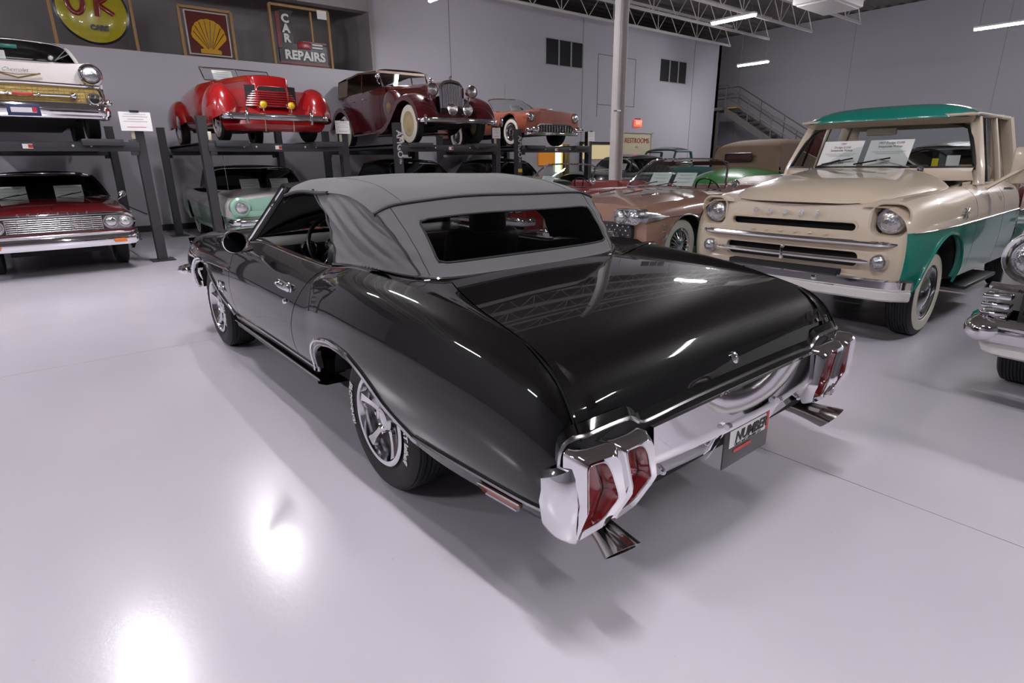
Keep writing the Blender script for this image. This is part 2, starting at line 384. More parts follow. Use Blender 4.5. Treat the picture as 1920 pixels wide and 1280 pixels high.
# ceiling tube lights
tube_m = pm('lamp_tube', (1, 1, 1), .4, emit=(1.0, .965, 1.0), estr=LAMP_W); hous_m = pm('lamp_housing', (.7, .7, .72), .5)
lamp0 = None
def lamp(x, y, lab, z=4.85):
    global lamp0
    if lamp0 is None:
        lamp0 = thing('ceiling_light', lab, 'ceiling light', (x, y, z), 0, 'suspended tube lights')
        MB().rbox((0, 0, .05), (1.24, .16, .06), .02).obj('housing', hous_m, lamp0)
        MB().tube([(-.6, 0, 0), (.6, 0, 0)], .05, 10, flat=.6).obj('tube', tube_m, lamp0)
        for dx in (-.5, .5): MB().tube([(dx, 0, .07), (dx, 0, 2.15)], .004, 4).obj('cable', steel, lamp0)
    else:
        c = copy_tree(lamp0); c.location = (x, y, z); c['label'] = lab
lamp(6.95, -13.05, 'lit tube light high at the right of the column')
lamp(10.4, -20.3, 'lit tube light hanging before the stairs')
lamp(2.9, -19.9, 'lit tube light at the top right edge of the photo')
lamp(9.9, -6.15, 'lit tube light cut by the top edge of the photo above the phaeton', 4.98)
LAMPS = [(7.2, -.35), (5.3, 1.85), (9.4, 4.6), (4.8, 6.6), (.6, 6.6), (-1.6, 1.2), (-5.6, .9), (-3.2, -5.6), (-7.4, -6.0), (-1.8, -12.6), (-2.5, -19.8)]
for x, y in LAMPS: lamp(x, y, 'suspended tube light above the showroom, outside the picture')
# ================================================================== wheels
def tyre_mb(r, w, rim, tread=True, n=64):
    prof = [(rim-.005, -w*.40), (rim+.02, -w*.47), (rim+(r-rim)*.5, -w*.52), (r-.028, -w*.47), (r-.008, -w*.40)]
    if tread:
        for k in range(-3, 4):
            y = k*w*.105
            prof += [(r, y-w*.042), (r, y+w*.036), (r-.008, y+w*.040), (r-.008, y+w*.060)]
    prof += [(r-.008, w*.40), (r-.028, w*.47), (rim+(r-rim)*.5, w*.52), (rim+.02, w*.47), (rim-.005, w*.40)]
    return MB().lathe(prof, n)
def wheel(car, x, y, r=.34, w=.18, rim=.2, white=None, cap='full', side=1, cap_m=None, tread=True, wm=None, turn=0, z=None, n=48):
    ty = tyre_mb(r, w, rim, tread, n).obj('tyre', rubber, car, 50, loc=(x, y, r if z is None else z))
    if turn: ty.rotation_euler = (0, 0, turn)
    s = side; h = w*.5*s
    if white:
        a, b = white
        MB().lathe([(a, h*.98), (a+.006, h*1.05), ((a+b)/2, h*1.075), (b-.006, h*1.03), (b, h*.96)], n).obj('whitewall', wm or whitewall_m, ty)
    cm = cap_m or chrome
    if cap == 'full':
        MB().lathe([(rim, h*.86), (rim+.004, h*.95), (rim-.015, h*.98), (rim-.03, h*.85), (rim*.62, h*.80), (rim*.55, h*.86), (rim*.4, h*.98), (rim*.2, h*1.08), (0, h*1.1)], n).obj('hub_cap', cm, ty)
    elif cap == 'wire':
        MB().lathe([(rim, h*.86), (rim+.004, h*.95), (rim-.015, h*.98), (rim-.03, h*.80), (rim-.035, -h*.3)], n).obj('rim', cm, ty)
        m = MB()
        for k in range(36):
            a = 2*PI*k/36; b_ = a+(.35 if k % 2 else -.35)
            m.tube([((rim-.03)*math.cos(a), h*.5, (rim-.03)*math.sin(a)), (.06*math.cos(b_), h*1.0, .06*math.sin(b_))], .004, 4)
        m.obj('spokes', chrome_soft, ty); MB().lathe([(.07, h*.7), (.065, h*1.1), (.03, h*1.25), (0, h*1.27)], 20).obj('hub', cm, ty)
        MB().lathe([(rim-.03, 0), (0, 0)], 24).obj('backing', black_matte, ty)
    elif cap == 'steel':
        MB().lathe([(rim, h*.86), (rim+.004, h*.95), (rim-.02, h*.95), (rim-.03, h*.6), (rim*.6, h*.62), (rim*.55, h*.7)], n).obj('rim', cm, ty)
        MB().lathe([(rim*.58, h*.68), (rim*.5, h*.9), (rim*.25, h*1.0), (0, h*1.02)], 32).obj('hub_cap', chrome, ty)
    return ty
def ring_text(ty, txt, rad, y, size, a0, side=1, m=None, name='tyre_lettering'):
    """raised sidewall letters set round the tyre; reads from outside"""
    t = text_mb(txt, size, .003, 'LEFT', bold=.002, res=2); t2 = MB()
    V = []
    for (u, v, w) in t.v:
        a = a0 - side*u/rad
        rr = rad+v; V.append((rr*math.cos(a), y+side*abs(w), rr*math.sin(a)))
    t2.add(V, t.f); return t2.obj(name, m, ty)
# ================================================================== black convertible (car frame = world frame)
blk = pm('black_lacquer', (.0035, .0032, .0034), .35, 0, 1.0, .05, .1)
canvas = pm('grey_canvas', (.115, .112, .12), .72, var=.12, scale=9, bump=.12, bscale=500, sheen=.25)
canvas_dk = pm('canvas_binding', (.02, .02, .022), .6)
vinyl = pm('black_vinyl', (.014, .014, .015), .42, var=.15, bump=.08, bscale=300)
BC = thing('convertible_car', 'black 1970s convertible with grey canvas top, seen from the rear left', 'car')
zS = pchip([(3.76, .78), (3.70, .815), (3.4, .865), (3.0, .905), (2.4, .945), (1.75, .952), (1.1, .932), (.64, .925), (.50, .942), (.25, .972), (0, .978), (-.45, .957), (-.8, .915), (-.97, .877), (-1.06, .848), (-1.12, .81), (-1.17, .745), (-1.2, .69)])
Wd = pchip([(3.78, .80), (3.70, .86), (3.4, .905), (2.9, .925), (2.2, .925), (1.2, .918), (.64, .918), (.4, .930), (0, .942), (-.5, .935), (-.9, .915), (-1.06, .90), (-1.09, .893), (-1.15, .872), (-1.2, .845)])
Soff = pchip([(0, -.06), (.12, -.042), (.3, -.012), (.48, 0), (.62, -.006), (.76, -.028), (.88, -.062), (.95, -.098), (1, -.15)])
zlow = .34
zbot = pchip([(3.78, .40), (3.45, .40), (3.33, .44), (3.27, .53), (3.17, .62), (3.02, .69), (2.85, .712), (2.68, .69), (2.54, .62), (2.44, .55), (2.33, .475), (2.2, .40), (2.1, .355), (1.9, .345), (.9, .345), (.70, .355), (.62, .42), (.585, .50), (.52, .565), (.40, .610), (.25, .630), (.10, .622), (-.03, .583), (-.13, .527), (-.22, .462), (-.32, .41), (-.42, .375), (-.6, .365), (-1.2, .395)])
def side_pt(x, t, o=0):
    z0 = zlow; zt = zS(x)
    return (x, Wd(x)+Soff(t)+o, z0+(zt-z0)*t)
def t_of(x, z): return (z-zlow)/(zS(x)-zlow)
def panel(xa, xb, nu, nt=22, s=1, back=.018):
    G = []
    for i in range(nu):
        u = i/(nu-1); x0 = xa(0)+u*(xb(0)-xa(0)); tb = max(t_of(x0, zbot(x0)), 0); row = []
        for j in range(nt):
            t = tb+(1-tb)*(j/(nt-1)); x = xa(t)+u*(xb(t)-xa(t)); p = side_pt(x, t)
            row.append((p[0], s*p[1], p[2]))
        # return flange, so panel edges have depth
        p = row[0]; row = [(p[0], p[1]-s*.03, p[2]+.004), (p[0], p[1]-s*.006, p[2]-.004)]+row
        G.append(row)
    e = [(p[0], p[1]-s*back, p[2]) for p in G[0]]; f = [(p[0], p[1]-s*back, p[2]) for p in G[-1]]
    return [e]+G+[f]
dr_r = lambda t: .90-.02*t-.26*t*t; dr_f = lambda t: 2.06-.08*t
for s, nm in ((1, 'l'), (-1, 'r')):
    MB().grid(panel(lambda t: -1.2, lambda t: dr_r(t)-.004, 110, s=s)).obj('rear_quarter_panel', blk, BC, 40)
    d = MB().grid(panel(lambda t: dr_r(t)+.004, lambda t: dr_f(t)-.004, 40, s=s)).obj('door', blk, BC, 40)
    MB().grid(panel(lambda t: dr_f(t)+.004, lambda t: 3.76, 80, s=s)).obj('front_fender', blk, BC, 40)
    # door handle with lock
    hx, hz = .93, .80; ht = t_of(hx, hz); hp = side_pt(hx, ht)
    h = MB(); h.tube([(hx+.10, s*(hp[1]+.004), hz+.008), (hx+.085, s*(hp[1]+.026), hz+.008), (hx+.03, s*(hp[1]+.03), hz+.002), (hx-.04, s*(hp[1]+.024), hz), (hx-.06, s*(hp[1]+.004), hz)], [.012, .011, .010, .013, .014], 8)
    h.rbox((hx-.03, s*(hp[1]+.012), hz-.002), (.09, .022, .036), .009); h.rbox((hx+.02, s*(hp[1]+.002), hz), (.2, .012, .05), .008)
    h.obj('door_handle', chrome, d)
    kp = side_pt(hx-.02, t_of(hx-.02, hz-.075)); MB().lathe([(.0001, .014), (.012, .012), (.015, .004), (.016, 0)], 16, c=(0, 0, 0)).xf(Matrix.Translation((hx-.02, s*kp[1], hz-.075)) @ Matrix.Scale(s, 4, (0, 1, 0))).obj('door_lock', chrome, d)
    # arch and sill mouldings following the panel edge
    def edge(x, dz=0, o=.004):
        z = zbot(x)+dz; p = side_pt(x, max(t_of(x, z), 0)); return (x, s*(p[1]+o), z)
    MB().tube([edge(x, .022) for x in lin(-.42, .66, 60)], .010, 6).obj('wheel_arch_moulding', chrome, BC)
    MB().tube([edge(x, -.004, -.006) for x in lin(-.36, .64, 60)], .007, 6).obj('wheel_arch_lip', chrome_soft, BC)
    MB().tube([edge(x, .020) for x in lin(2.16, 3.36, 60)], .010, 6).obj('wheel_arch_moulding', chrome, BC)
    MB().tube([edge(x, -.004, -.006) for x in lin(2.2, 3.34, 60)], .007, 6).obj('wheel_arch_lip', chrome_soft, BC)
    def at(x, z, o=.005): p = side_pt(x, t_of(x, z)); return (x, s*(p[1]+o), z)
    MB().tube([at(x, .418+.03*max(0, -(x+.4))) for x in lin(-.40, -1.16, 20)], .008, 6, flat=.8).obj('rear_strip_moulding', chrome, BC)
    MB().tube([at(-1.16+.008*k, .438+.1*k/6*.3) for k in range(3)], .007, 6).obj('strip_end', chrome, BC)
    m = MB(); m.tube([at(x, .415) for x in lin(.66, 2.14, 24)], .007, 6); m.obj('sill_moulding', chrome, BC)
    G = [[(x, s*.876, .345), (x, s*.872, .315), (x, s*.83, .295), (x, s*.70, .29)] for x in lin(.66, 2.18, 16)]
    MB().grid(G).obj('rocker_panel', black_satin, BC)
    MB().tube([(x, s*.880, .352) for x in lin(.60, 2.2, 10)], .006, 6).obj('rocker_strip', chrome_soft, BC)
    # side marker lamp
    mk = MB(); O = [(-.80, .402), (-1.005, .412), (-.985, .378), (-.835, .374)]
    A = [(x, s*(side_pt(x, t_of(x, z))[1]+.002), z) for x, z in O]; B = [(x, s*(side_pt(x, t_of(x, z))[1]+.010), z) for x, z in O]
    mk.rings([A, B], 0, False, True); mo = mk.obj('side_marker', pm('marker_red', (.30, .07, .05), .2, 0, .6), BC)
    MB().tube([(p[0], p[1]+s*.002, p[2]) for p in B], .0045, 5, closed=True).obj('marker_bezel', chrome_soft, mo)
    # fender emblem 442 behind front wheel and on rear quarter edge
    for ex, ez, sz in ((2.26, .60, .10),):
        p = side_pt(ex, t_of(ex, ez)); t = text_mb('442', sz, .008, bold=.002)
        t.xf(frame_M((ex, s*(p[1]+.008), ez), (-s, 0, 0), (0, 0, 1))).obj('side_emblem', chrome, BC)
    # inner wheel houses
    for wx in (0, 2.845):
        G = []
        for k in range(17):
            a = PI*k/16; G.append([(wx+.40*math.cos(a)+(.03 if wx else .06), s*yy, .43+.27*math.sin(a)) for yy in (.85, .50)])
        MB().grid(G).obj('wheel_house', black_matte, BC)
    # door mirror
    if s > 0:
        mm = MB(); c = (1.53, s*.965, .985); MB
        R_ = frame_M(c, (0, -1, 0.0), (0, 0, 1))
        prof = [(0.0001, .0), (.062, .0), (.068, -.006), (.066, -.03), (.05, -.06), (.0001, -.085)]
        mo = MB().lathe([(r_, h_) for r_, h_ in prof[1:]], 28, ax='z').xf(Matrix.Translation(c) @ Matrix.Rotation(math.radians(-100), 4, 'Y') @ Matrix.Diagonal((1.0, 1.0, 1.0, 1)) ).obj('door_mirror', chrome, BC)
        MB().lathe([(.063, .001), (.0001, .002)], 28, ax='z').xf(Matrix.Translation(c) @ Matrix.Rotation(math.radians(-100), 4, 'Y')).obj('mirror_glass', pm('mirror_glass', (.03, .03, .035), .03, 1.0), mo)
        MB().tube([(1.57, .955, .93), (1.575, .90, .925), (1.58, .86, .935)], [.014, .012, .018], 8).obj('mirror_stalk', chrome, mo)
# ---- deck, lid and cowl
yg = pchip([(-.16, .54), (-.3, .60), (-.6, .70), (-.9, .765), (-1.1, .80), (-1.2, .815)])
zl = pchip([(0, .938), (-.14, .935), (-.5, .922), (-.8, .903), (-.97, .878), (-1.07, .835), (-1.13, .785), (-1.165, .735), (-1.185, .685)])
ys = lambda x: Wd(x)-.15
def deck_z(x, y):
    a = abs(y); g = yg(x) if x < -.16 else .54; e = ys(x)
    crown = .012*(1-(min(a, g)/g)**2)
    z = zl(x)+crown
    if a > g and e > g: k = (a-g)/(e-g); k = k*k*(3-2*k); z = z+(zS(x)-zl(x))*k
    elif a > g: z = zS(x)
    return z
xs = lin(-.16, -1.0, 22)+lin(-1.02, -1.185, 14)
MB().grid([[(x, -yg(x)+.005+(2*yg(x)-.01)*j/32, deck_z(x, -yg(x)+.005+(2*yg(x)-.01)*j/32)+.001) for j in range(33)] for x in xs]).obj('trunk_lid', blk, BC, 60)
ld = bpy.data.objects['trunk_lid']
for s in (1, -1):
    MB().grid([[(x, s*(yg(x)+(max(ys(x), yg(x)+.006)-yg(x))*j/8), deck_z(x, yg(x)+(max(ys(x), yg(x)+.006)-yg(x))*j/8) if j < 8 else zS(x)) for j in range(9)] for x in lin(-.165, -1.0, 22)+lin(-1.02, -1.2, 16)]).obj('rear_deck', blk, BC, 60)
    MB().grid([[(x, s*yg(x), deck_z(x, yg(x))), (x, s*(yg(x)-.002), deck_z(x, yg(x))-.03), (x, s*(yg(x)-.02), deck_z(x, yg(x))-.035)] for x in lin(-.16, -1.185, 30)]).obj('lid_gutter', black_matte, BC)
MB().grid([[(x, -ys(x)+2*ys(x)*j/40, (deck_z(x, -ys(x)+2*ys(x)*j/40) if x <= -.10 else min(deck_z(-.12, 0), zS(x))-.004+ (zS(x)-.934+.004)*max(0, (abs(-1+2*j/40)-.72)/.28)**2)) for j in range(41)] for x in lin(-.155, .12, 8)]).obj('tonneau_panel', blk, BC, 60)
for s in (1, -1):  # belt rail along the top beside the seats
    MB().grid([[(x, s*(ys(x)+.001), zS(x)), (x, s*(ys(x)-.02), zS(x)+.004), (x, s*(ys(x)-.05), zS(x)-.002), (x, s*(ys(x)-.06), zS(x)-.10), (x, s*(ys(x)-.07), .40)] for x in lin(.10, 1.95, 30)]).obj('inner_door_trim', vinyl, BC, 60)
    MB().tube([(x, s*(ys(x)-.012), zS(x)+.007) for x in lin(.58, 1.86, 24)], .007, 6, flat=.7).obj('belt_moulding', chrome, BC)
MB().grid([[(x, -ys(x)+2*ys(x)*j/32, zS(x)+.030*(1-(1-2*j/32)**4)+.012*math.exp(-((abs(1-2*j/32)-.4)/.1)**2)*(x > 2.0)) for j in range(33)] for x in lin(1.93, 3.76, 40)]).obj('hood', blk, BC, 50)
# nose
G = [[(3.76+.05*math.cos(PI/2*(-1+2*j/24))**.5, Wd(3.76)*(-1+2*j/24)*(.93+.07*k/8), .42+(zS(3.76)-.40)*k/8) for j in range(25)] for k in range(9)]
MB().grid(G).obj('front_fascia', blk, BC, 50)
MB().tube(catmull([(3.50, -.905, .55), (3.62, -.905, .54), (3.74, -.86, .53), (3.81, -.62, .52), (3.84, 0, .52), (3.81, .62, .52), (3.74, .86, .53), (3.62, .905, .54), (3.50, .905, .55)], 6), [.02]+[.05]*4+[.065]*40+[.05]*3+[.02], 10, flat=.6, up=(0, 0, 1)).obj('front_bumper', chrome, BC)
# underbody and cabin tub
ub = MB(); ub.box((1.3, 0, .31), (4.6, 1.2, .12)); ub.box((1.45, 0, .35), (1.36, 1.56, .09)); ub.box((-.75, 0, .50), (.75, 1.3, .22)); ub.box((3.2, 0, .6), (.9, .9, .45)); ub.box((-1.14, 0, .52), (.06, 1.64, .26)); ub.obj('underbody', black_matte, BC)
tb = MB(); tb.box((1.2, 0, .40), (2.1, 1.5, .04)); tb.box((.18, 0, .68), (.04, 1.5, .5)); tb.box((1.98, 0, .66), (.04, 1.5, .5)); tb.obj('cabin_tub', vinyl, BC)
# rear bench, buckets, dash, wheel
def seat(cx, cy, w, d, name, h=.46, bz=.5):
    r = MB(); r.rbox((cx, cy, bz), (d, w, .16), .06, seg=3); o = r.obj(name, vinyl, BC)
    b = MB(); M_ = Matrix.Translation((cx-d/2+.02, cy, bz+.06+h/2)) @ Matrix.Rotation(math.radians(-12), 4, 'Y')
    b.rbox((0, 0, 0), (.14, w, h), .06, M=M_, seg=3); b.obj('backrest', vinyl, o)
    for k in range(5): MB().tube([M_ @ Vector((.071, -w*.38+w*.76*k/4, -h*.4)), M_ @ Vector((.071, -w*.38+w*.76*k/4, h*.36))], .006, 4).obj('seat_pleat', vinyl, o)
    return o
seat(.42, 0, 1.30, .46, 'rear_bench', .40)
for cy in (.38, -.38):
    o = seat(1.12, cy, .56, .5, 'front_seat', .46)
    MB().rbox((.80, cy, 1.06), (.09, .27, .14), .04).obj('head_restraint', vinyl, o)
ds = MB(); G = [[(1.97, y, .952), (1.80, y, .965), (1.66, y, .955), (1.60, y, .93), (1.60, y, .86), (1.66, y, .76), (1.74, y, .68)] for y in lin(-.76, .76, 16)]; ds.grid(G); dso = ds.obj('dashboard', vinyl, BC, 50)
for y in (.50, .34, .18): MB().lathe([(.05, 0), (.055, -.008), (.045, -.012)], 20, ax='x', c=(1.60, y, .895)).obj('gauge_ring', chrome_soft, dso)
MB().rbox((1.605, -.3, .90), (.02, .6, .05), .008).obj('dash_trim', pm('dark_walnut', (.05, .03, .02), .3, coat=.5), dso)
swM = Matrix.Translation((1.36, .40, .93)) @ Matrix.Rotation(math.radians(-66), 4, 'Y')
so = MB().tube([swM @ Vector((.185*math.cos(a), .185*math.sin(a), 0)) for a in lin(0, 2*PI, 41)[:-1]], .011, 8, closed=True).obj('steering_wheel', black_satin, BC)
MB().tube([swM @ Vector((.174*math.cos(a), .174*math.sin(a), .006)) for a in lin(0, 2*PI, 41)[:-1]], .003, 5, closed=True).obj('rim_ring', chrome, so)
for a in (math.radians(0), math.radians(135), math.radians(225)):
    MB().tube([swM @ Vector((.04*math.cos(a), .04*math.sin(a), -.025)), swM @ Vector((.175*math.cos(a), .175*math.sin(a), 0))], [.016, .010], 6, flat=.4).obj('spoke', chrome, so)
MB().lathe([(.052, -.05), (.052, -.02), (.04, -.005), (.0001, 0)], 24, ax='z').xf(swM).obj('hub', black_satin, so)
MB().tube([swM @ Vector((0, 0, -.03)), (1.62, .40, .80)], .03, 10).obj('steering_column', black_satin, so)
# windshield with frame
def wsp(y, k):  # k 0 base 1 header
    bow = .20*(1-(y/.78)**2)
    xb, zb_ = 1.90+bow*.85, .955; xt, zt = 1.62+bow*.45, 1.292+.012*(1-(y/.6)**2); f = 1-(.2*k)
    return (xb+(xt-xb)*k, y*(1-.215*k), zb_+(zt-zb_)*k)
MB().grid([[wsp(y, k) for y in lin(-.76, .76, 21)] for k in lin(0, 1, 7)]).obj('windshield', clear_glass, BC)
for s in (1, -1):
    P = [wsp(s*.77, k) for k in lin(-.02, 1, 8)]
    MB().tube(P, [.034, .034, .032, .03, .03, .03, .03, .032], 8, flat=.7).obj('windshield_pillar', blk, BC)
    MB().tube([(p[0]-.028, p[1]+s*.016, p[2]) for p in P], .009, 6).obj('pillar_trim', chrome, BC)
    MB().tube([(p[0]-.055, p[1]-s*.004, p[2]) for p in P], .014, 6).obj('weather_seal', black_satin, BC)
MB().tube([wsp(y, 1) for y in lin(-.78, .78, 21)], .028, 8).obj('windshield_header', black_satin, BC)
MB().rbox((1.66, .0, 1.235), (.03, .24, .06), .014).obj('rear_view_mirror', pm('mirror_blue', (.04, .09, .16), .06, .6), BC)
for s in (1,): MB().rbox((1.56, s*.36, 1.268), (.16, .34, .015), .006).obj('sun_visor', vinyl, BC)
# ---- canvas top
zr = pchip([(1.74, 1.298), (1.6, 1.325), (1.3, 1.352), (.9, 1.365), (.5, 1.338), (.26, 1.283), (.205, 1.262)])
yr = pchip([(1.74, .60), (1.4, .635), (.9, .665), (.5, .690), (.205, .695)])
def roof_pt(x, a):   # a -1..1 across; edge rolls down
    y = yr(x)*a; e = abs(a); z = zr(x)-.022*e*e
    if e > .82: q = (e-.82)/.18; z -= (.062-.034*max(0, min(1, (.9-x)/.6)))*q*q
    bow = -.035*(1-a*a) if x < .6 else 0
    z += .004*math.sin(9*x)*math.sin(5*a)
    return (x+(.06*(1-a*a) if x > 1.55 else 0)*((x-1.55)/.19 if x > 1.55 else 0), y, z)
rx = lin(1.74, .205, 40)
MB().grid([[roof_pt(x, a) for a in lin(-1, 1, 41)] for x in rx]+[[(p[0]+.0, p[1], p[2]-.012) for p in [roof_pt(.205, a) for a in lin(-1, 1, 41)]]]).obj('canvas_roof', canvas, BC, 70)
top = bpy.data.objects['canvas_roof']
MB().grid([[(p[0], p[1]*.97, p[2]-.03) for p in [roof_pt(x, a) for a in lin(-1, 1, 21)]] for x in rx[::2]]).obj('headliner', vinyl, BC, 70)
for s in (1, -1): MB().tube([roof_pt(x, s) for x in rx[:26]], .010, 6).obj('roof_edge_binding', canvas_dk, top)
MB().tube([roof_pt(1.735, a) for a in lin(-1, 1, 30)], .013, 6).obj('header_seal', canvas_dk, top)
# crest seam
crest = [roof_pt(.205, a) for a in lin(-1, 1, 41)]
MB().tube([(p[0]-.004, p[1]*1.003, p[2]+.003) for p in crest], .0065, 6).obj('crest_welt', canvas_dk, top)
for s in (1, -1): MB().tube([roof_pt(x, s*.78) for x in lin(1.0, .21, 14)], .002, 4).obj('roof_seam', canvas_dk, top)
# base line of the top
def base_pt(q):   # q 0 = centre back .. 1 = front end at belt
    P = BASE; i = q*(len(P)-1); k = min(int(i), len(P)-2); return lerp3(P[k], P[k+1], i-k)
BASE = catmull([(-.115, 0, .945), (-.112, .25, .945), (-.100, .45, .946), (-.065, .58, .952), (.02, .665, .968), (.18, .715, .980), (.38, .735, .972), (.585, .742, .955)], 8)
nb = len(BASE); kb = min(range(nb), key=lambda i: abs(BASE[i][1]-.615)+10*(BASE[i][0] > .1))
# rear curtain: surface S(a,b) a -1..1 across, b 0 crest .. 1 base
def curt(a, b):
    c0 = roof_pt(.205, a*.985); e = abs(a)
    q = e*kb/(nb-1); c1 = base_pt(q); c1 = (c1[0], math.copysign(c1[1], a), c1[2])
    p = np.array(lerp3(c0, c1, b)); p[0] -= .03*math.sin(PI*b)*(1-.5*e); p[2] += .006*math.sin(PI*b)
    if e > .8: p[0] += .012*math.sin(22*b+3*a)*(e-.8)*2
    return tuple(p)
def loop_rect(a0, a1, b0, b1, r, n=14, m=8):
    out = []
    O = [(a0, b0), (a1, b0), (a1, b1), (a0, b1)]
    L = []
    for i in range(4):
        p, q = np.array(O[i], float), np.array(O[(i+1) % 4], float)
        for k in range(n): L.append(p+(q-p)*k/n)
    if r:
        L2 = []
        for p in L:
            cx = min(max(p[0], min(a0, a1)+r), max(a0, a1)-r); rb = r*1.6; cy = min(max(p[1], min(b0, b1)+rb), max(b0, b1)-rb)
            d = np.array([(p[0]-cx)/r, (p[1]-cy)/rb]); l = np.linalg.norm(d)
            L2.append(np.array([cx, cy])+(d/max(l, 1))*np.array([r, rb]) if l > 1 else p)
        L = L2
    return L
Lo = loop_rect(-1, 1, 0, 1, 0, 20); Li = loop_rect(-.85, .76, .25, .83, .05, 20)
MB().grid([[curt(*(Lo[i]+(Li[i]-Lo[i])*k/6)) for i in range(len(Lo))] for k in range(7)], cv=True).obj('rear_curtain', canvas, BC, 70)
rc = bpy.data.objects['rear_curtain']
MB().tube([curt(*p) for p in Li], .0055, 6, closed=True).obj('window_welt', canvas_dk, rc)
for a in (-.9, .9): MB().tube([curt(a, b) for b in lin(.02, .98, 14)], .0025, 4).obj('curtain_seam', canvas_dk, rc)
MB().grid([[curt(a, b) for a in lin(-.85, .76, 25)] for b in lin(.25, .83, 8)]).obj('rear_window', dark_glass, BC)
# side canvas (quarter) both sides, with folds
for s in (1, -1):
    G = []
    for i in range(37):
        u = i/36; xt = .205+(1.02-.205)*u
        P0 = roof_pt(xt, .985)
        P1 = base_pt((kb+(nb-1-kb)*u)/(nb-1))
        row = []
        for j in range(25):
            v = j/24
            p = np.array(lerp3(P0, P1, v))
            d0 = np.array(curt(1, v))-np.array(lerp3(roof_pt(.205, .985), base_pt(kb/(nb-1)), v)); p += d0*(1-u)**2
            # concave front edge of the canvas
            p[0] -= .12*u*u*math.sin(PI*v)
            p[1] += .022*math.sin(PI*v)*(1-u*.4)*min(1, 3*u)
            fold = .010*math.sin((u*1.5+v*.75)*17)*math.sin(PI*v)*(.25+.75*(1-abs(u-.45)))+.006*math.sin((u*2.6+v*1.9)*13+1.3)*math.sin(PI*v)**2
            p[1] += fold*min(1, 4*u)
            row.append((p[0], s*p[1], p[2]))
        G.append(row)
    q = MB().grid(G).obj('canvas_quarter', canvas, BC, 80)
    MB().tube(G[-1], .008, 6).obj('quarter_binding', canvas_dk, q)
    MB().tube([(p[0], p[1]+s*.003, p[2]) for p in G[0]], .004, 5).obj('quarter_seam', canvas_dk, q)
    MB().grid([[ (p[0], p[1]-s*.02, p[2]) for p in r_] for r_ in G[::3]]).obj('quarter_lining', vinyl, q, 80)
# chrome base moulding
full = [(p[0]-.006, -p[1], p[2]-.004) for p in BASE[::-1]]+[(p[0]-.006, p[1], p[2]-.004) for p in BASE[1:]]
MB().tube([(p[0], p[1]*1.012, p[2]) for p in full], .011, 8, flat=.7).obj('top_base_moulding', chrome, BC)
# ---- rear end: body lip, bumper, lamps
lipO = []
for s in (1,):
    pts = [(.0, .668), (.30, .668), (.52, .662), (.565, .668), (.60, .690), (.64, .700), (.80, .700), (.845, .690), (.868, .655), (.872, .60)]
lip = [(-1.196+.05*max(0, y-.8)/.07*.4, y, z) for y, z in catmull([(0, a, b) for a, b in pts], 6) for a in [0]] if False else [(-1.200+(.03*max(0, (c[1]-.80))/.07), c[1], c[2]) for c in catmull([(0, a, b) for a, b in pts], 6)]
lipf = [(p[0], -p[1], p[2]) for p in lip[::-1]]+lip[1:]
MB().tube(lipf, .0075, 6).obj('tail_lip_moulding', chrome_soft, BC)
MB().grid([[(p[0], p[1], p[2]) for p in lipf], [(p[0]+.02, p[1]*.995, p[2]+.03) for p in lipf]]).obj('tail_panel', blk, BC)
MB().grid([[(p[0]+.002, p[1], p[2]) for p in lipf], [(p[0]+.006, p[1]*.98, .45) for p in lipf]]).obj('tail_backing', black_matte, BC)
# centre bumper: section swept across
def bsec(y):
    a = abs(y); dep = .0
    k = 1-min(1, max(0, (a-.16)/.05))      # plate bay
    x0 = -1.205; bl = .0
    top = .640; cr = .535+.0*a
    crease = cr-.0; bot = .440
    xo = -1.275+.05*(a/.6)**2
    xo = -1.268+.035*(a/.6)**2
    pts = [(x0, top), (x0-.012, top+.012), (x0-.026, top+.010), (x0-.026+(xo-x0+.026)*.45, .600), (x0-.026+(xo-x0+.026)*.8, .560), (xo, .533), (xo+.004, .522), (xo+.014, .514), (xo+.028, .47), (xo+.05, bot)]
    crease = .522
    if k > 0:
        pts = [(px_, pz) if i < 7 else (px_+.03*k, crease-.006+(pz-crease)*(1-.85*k)) for i, (px_, pz) in enumerate(pts)]
    return [(px_, y, pz) for px_, pz in pts]
bys = sorted(set([round(v, 4) for v in lin(-.535, .535, 41)+[.16, .17, .18, .19, .2, .21, -.16, -.17, -.18, -.19, -.2, -.21]]))
bmp = MB().grid([bsec(y) for y in bys]).obj('rear_bumper', chrome, BC, 40)
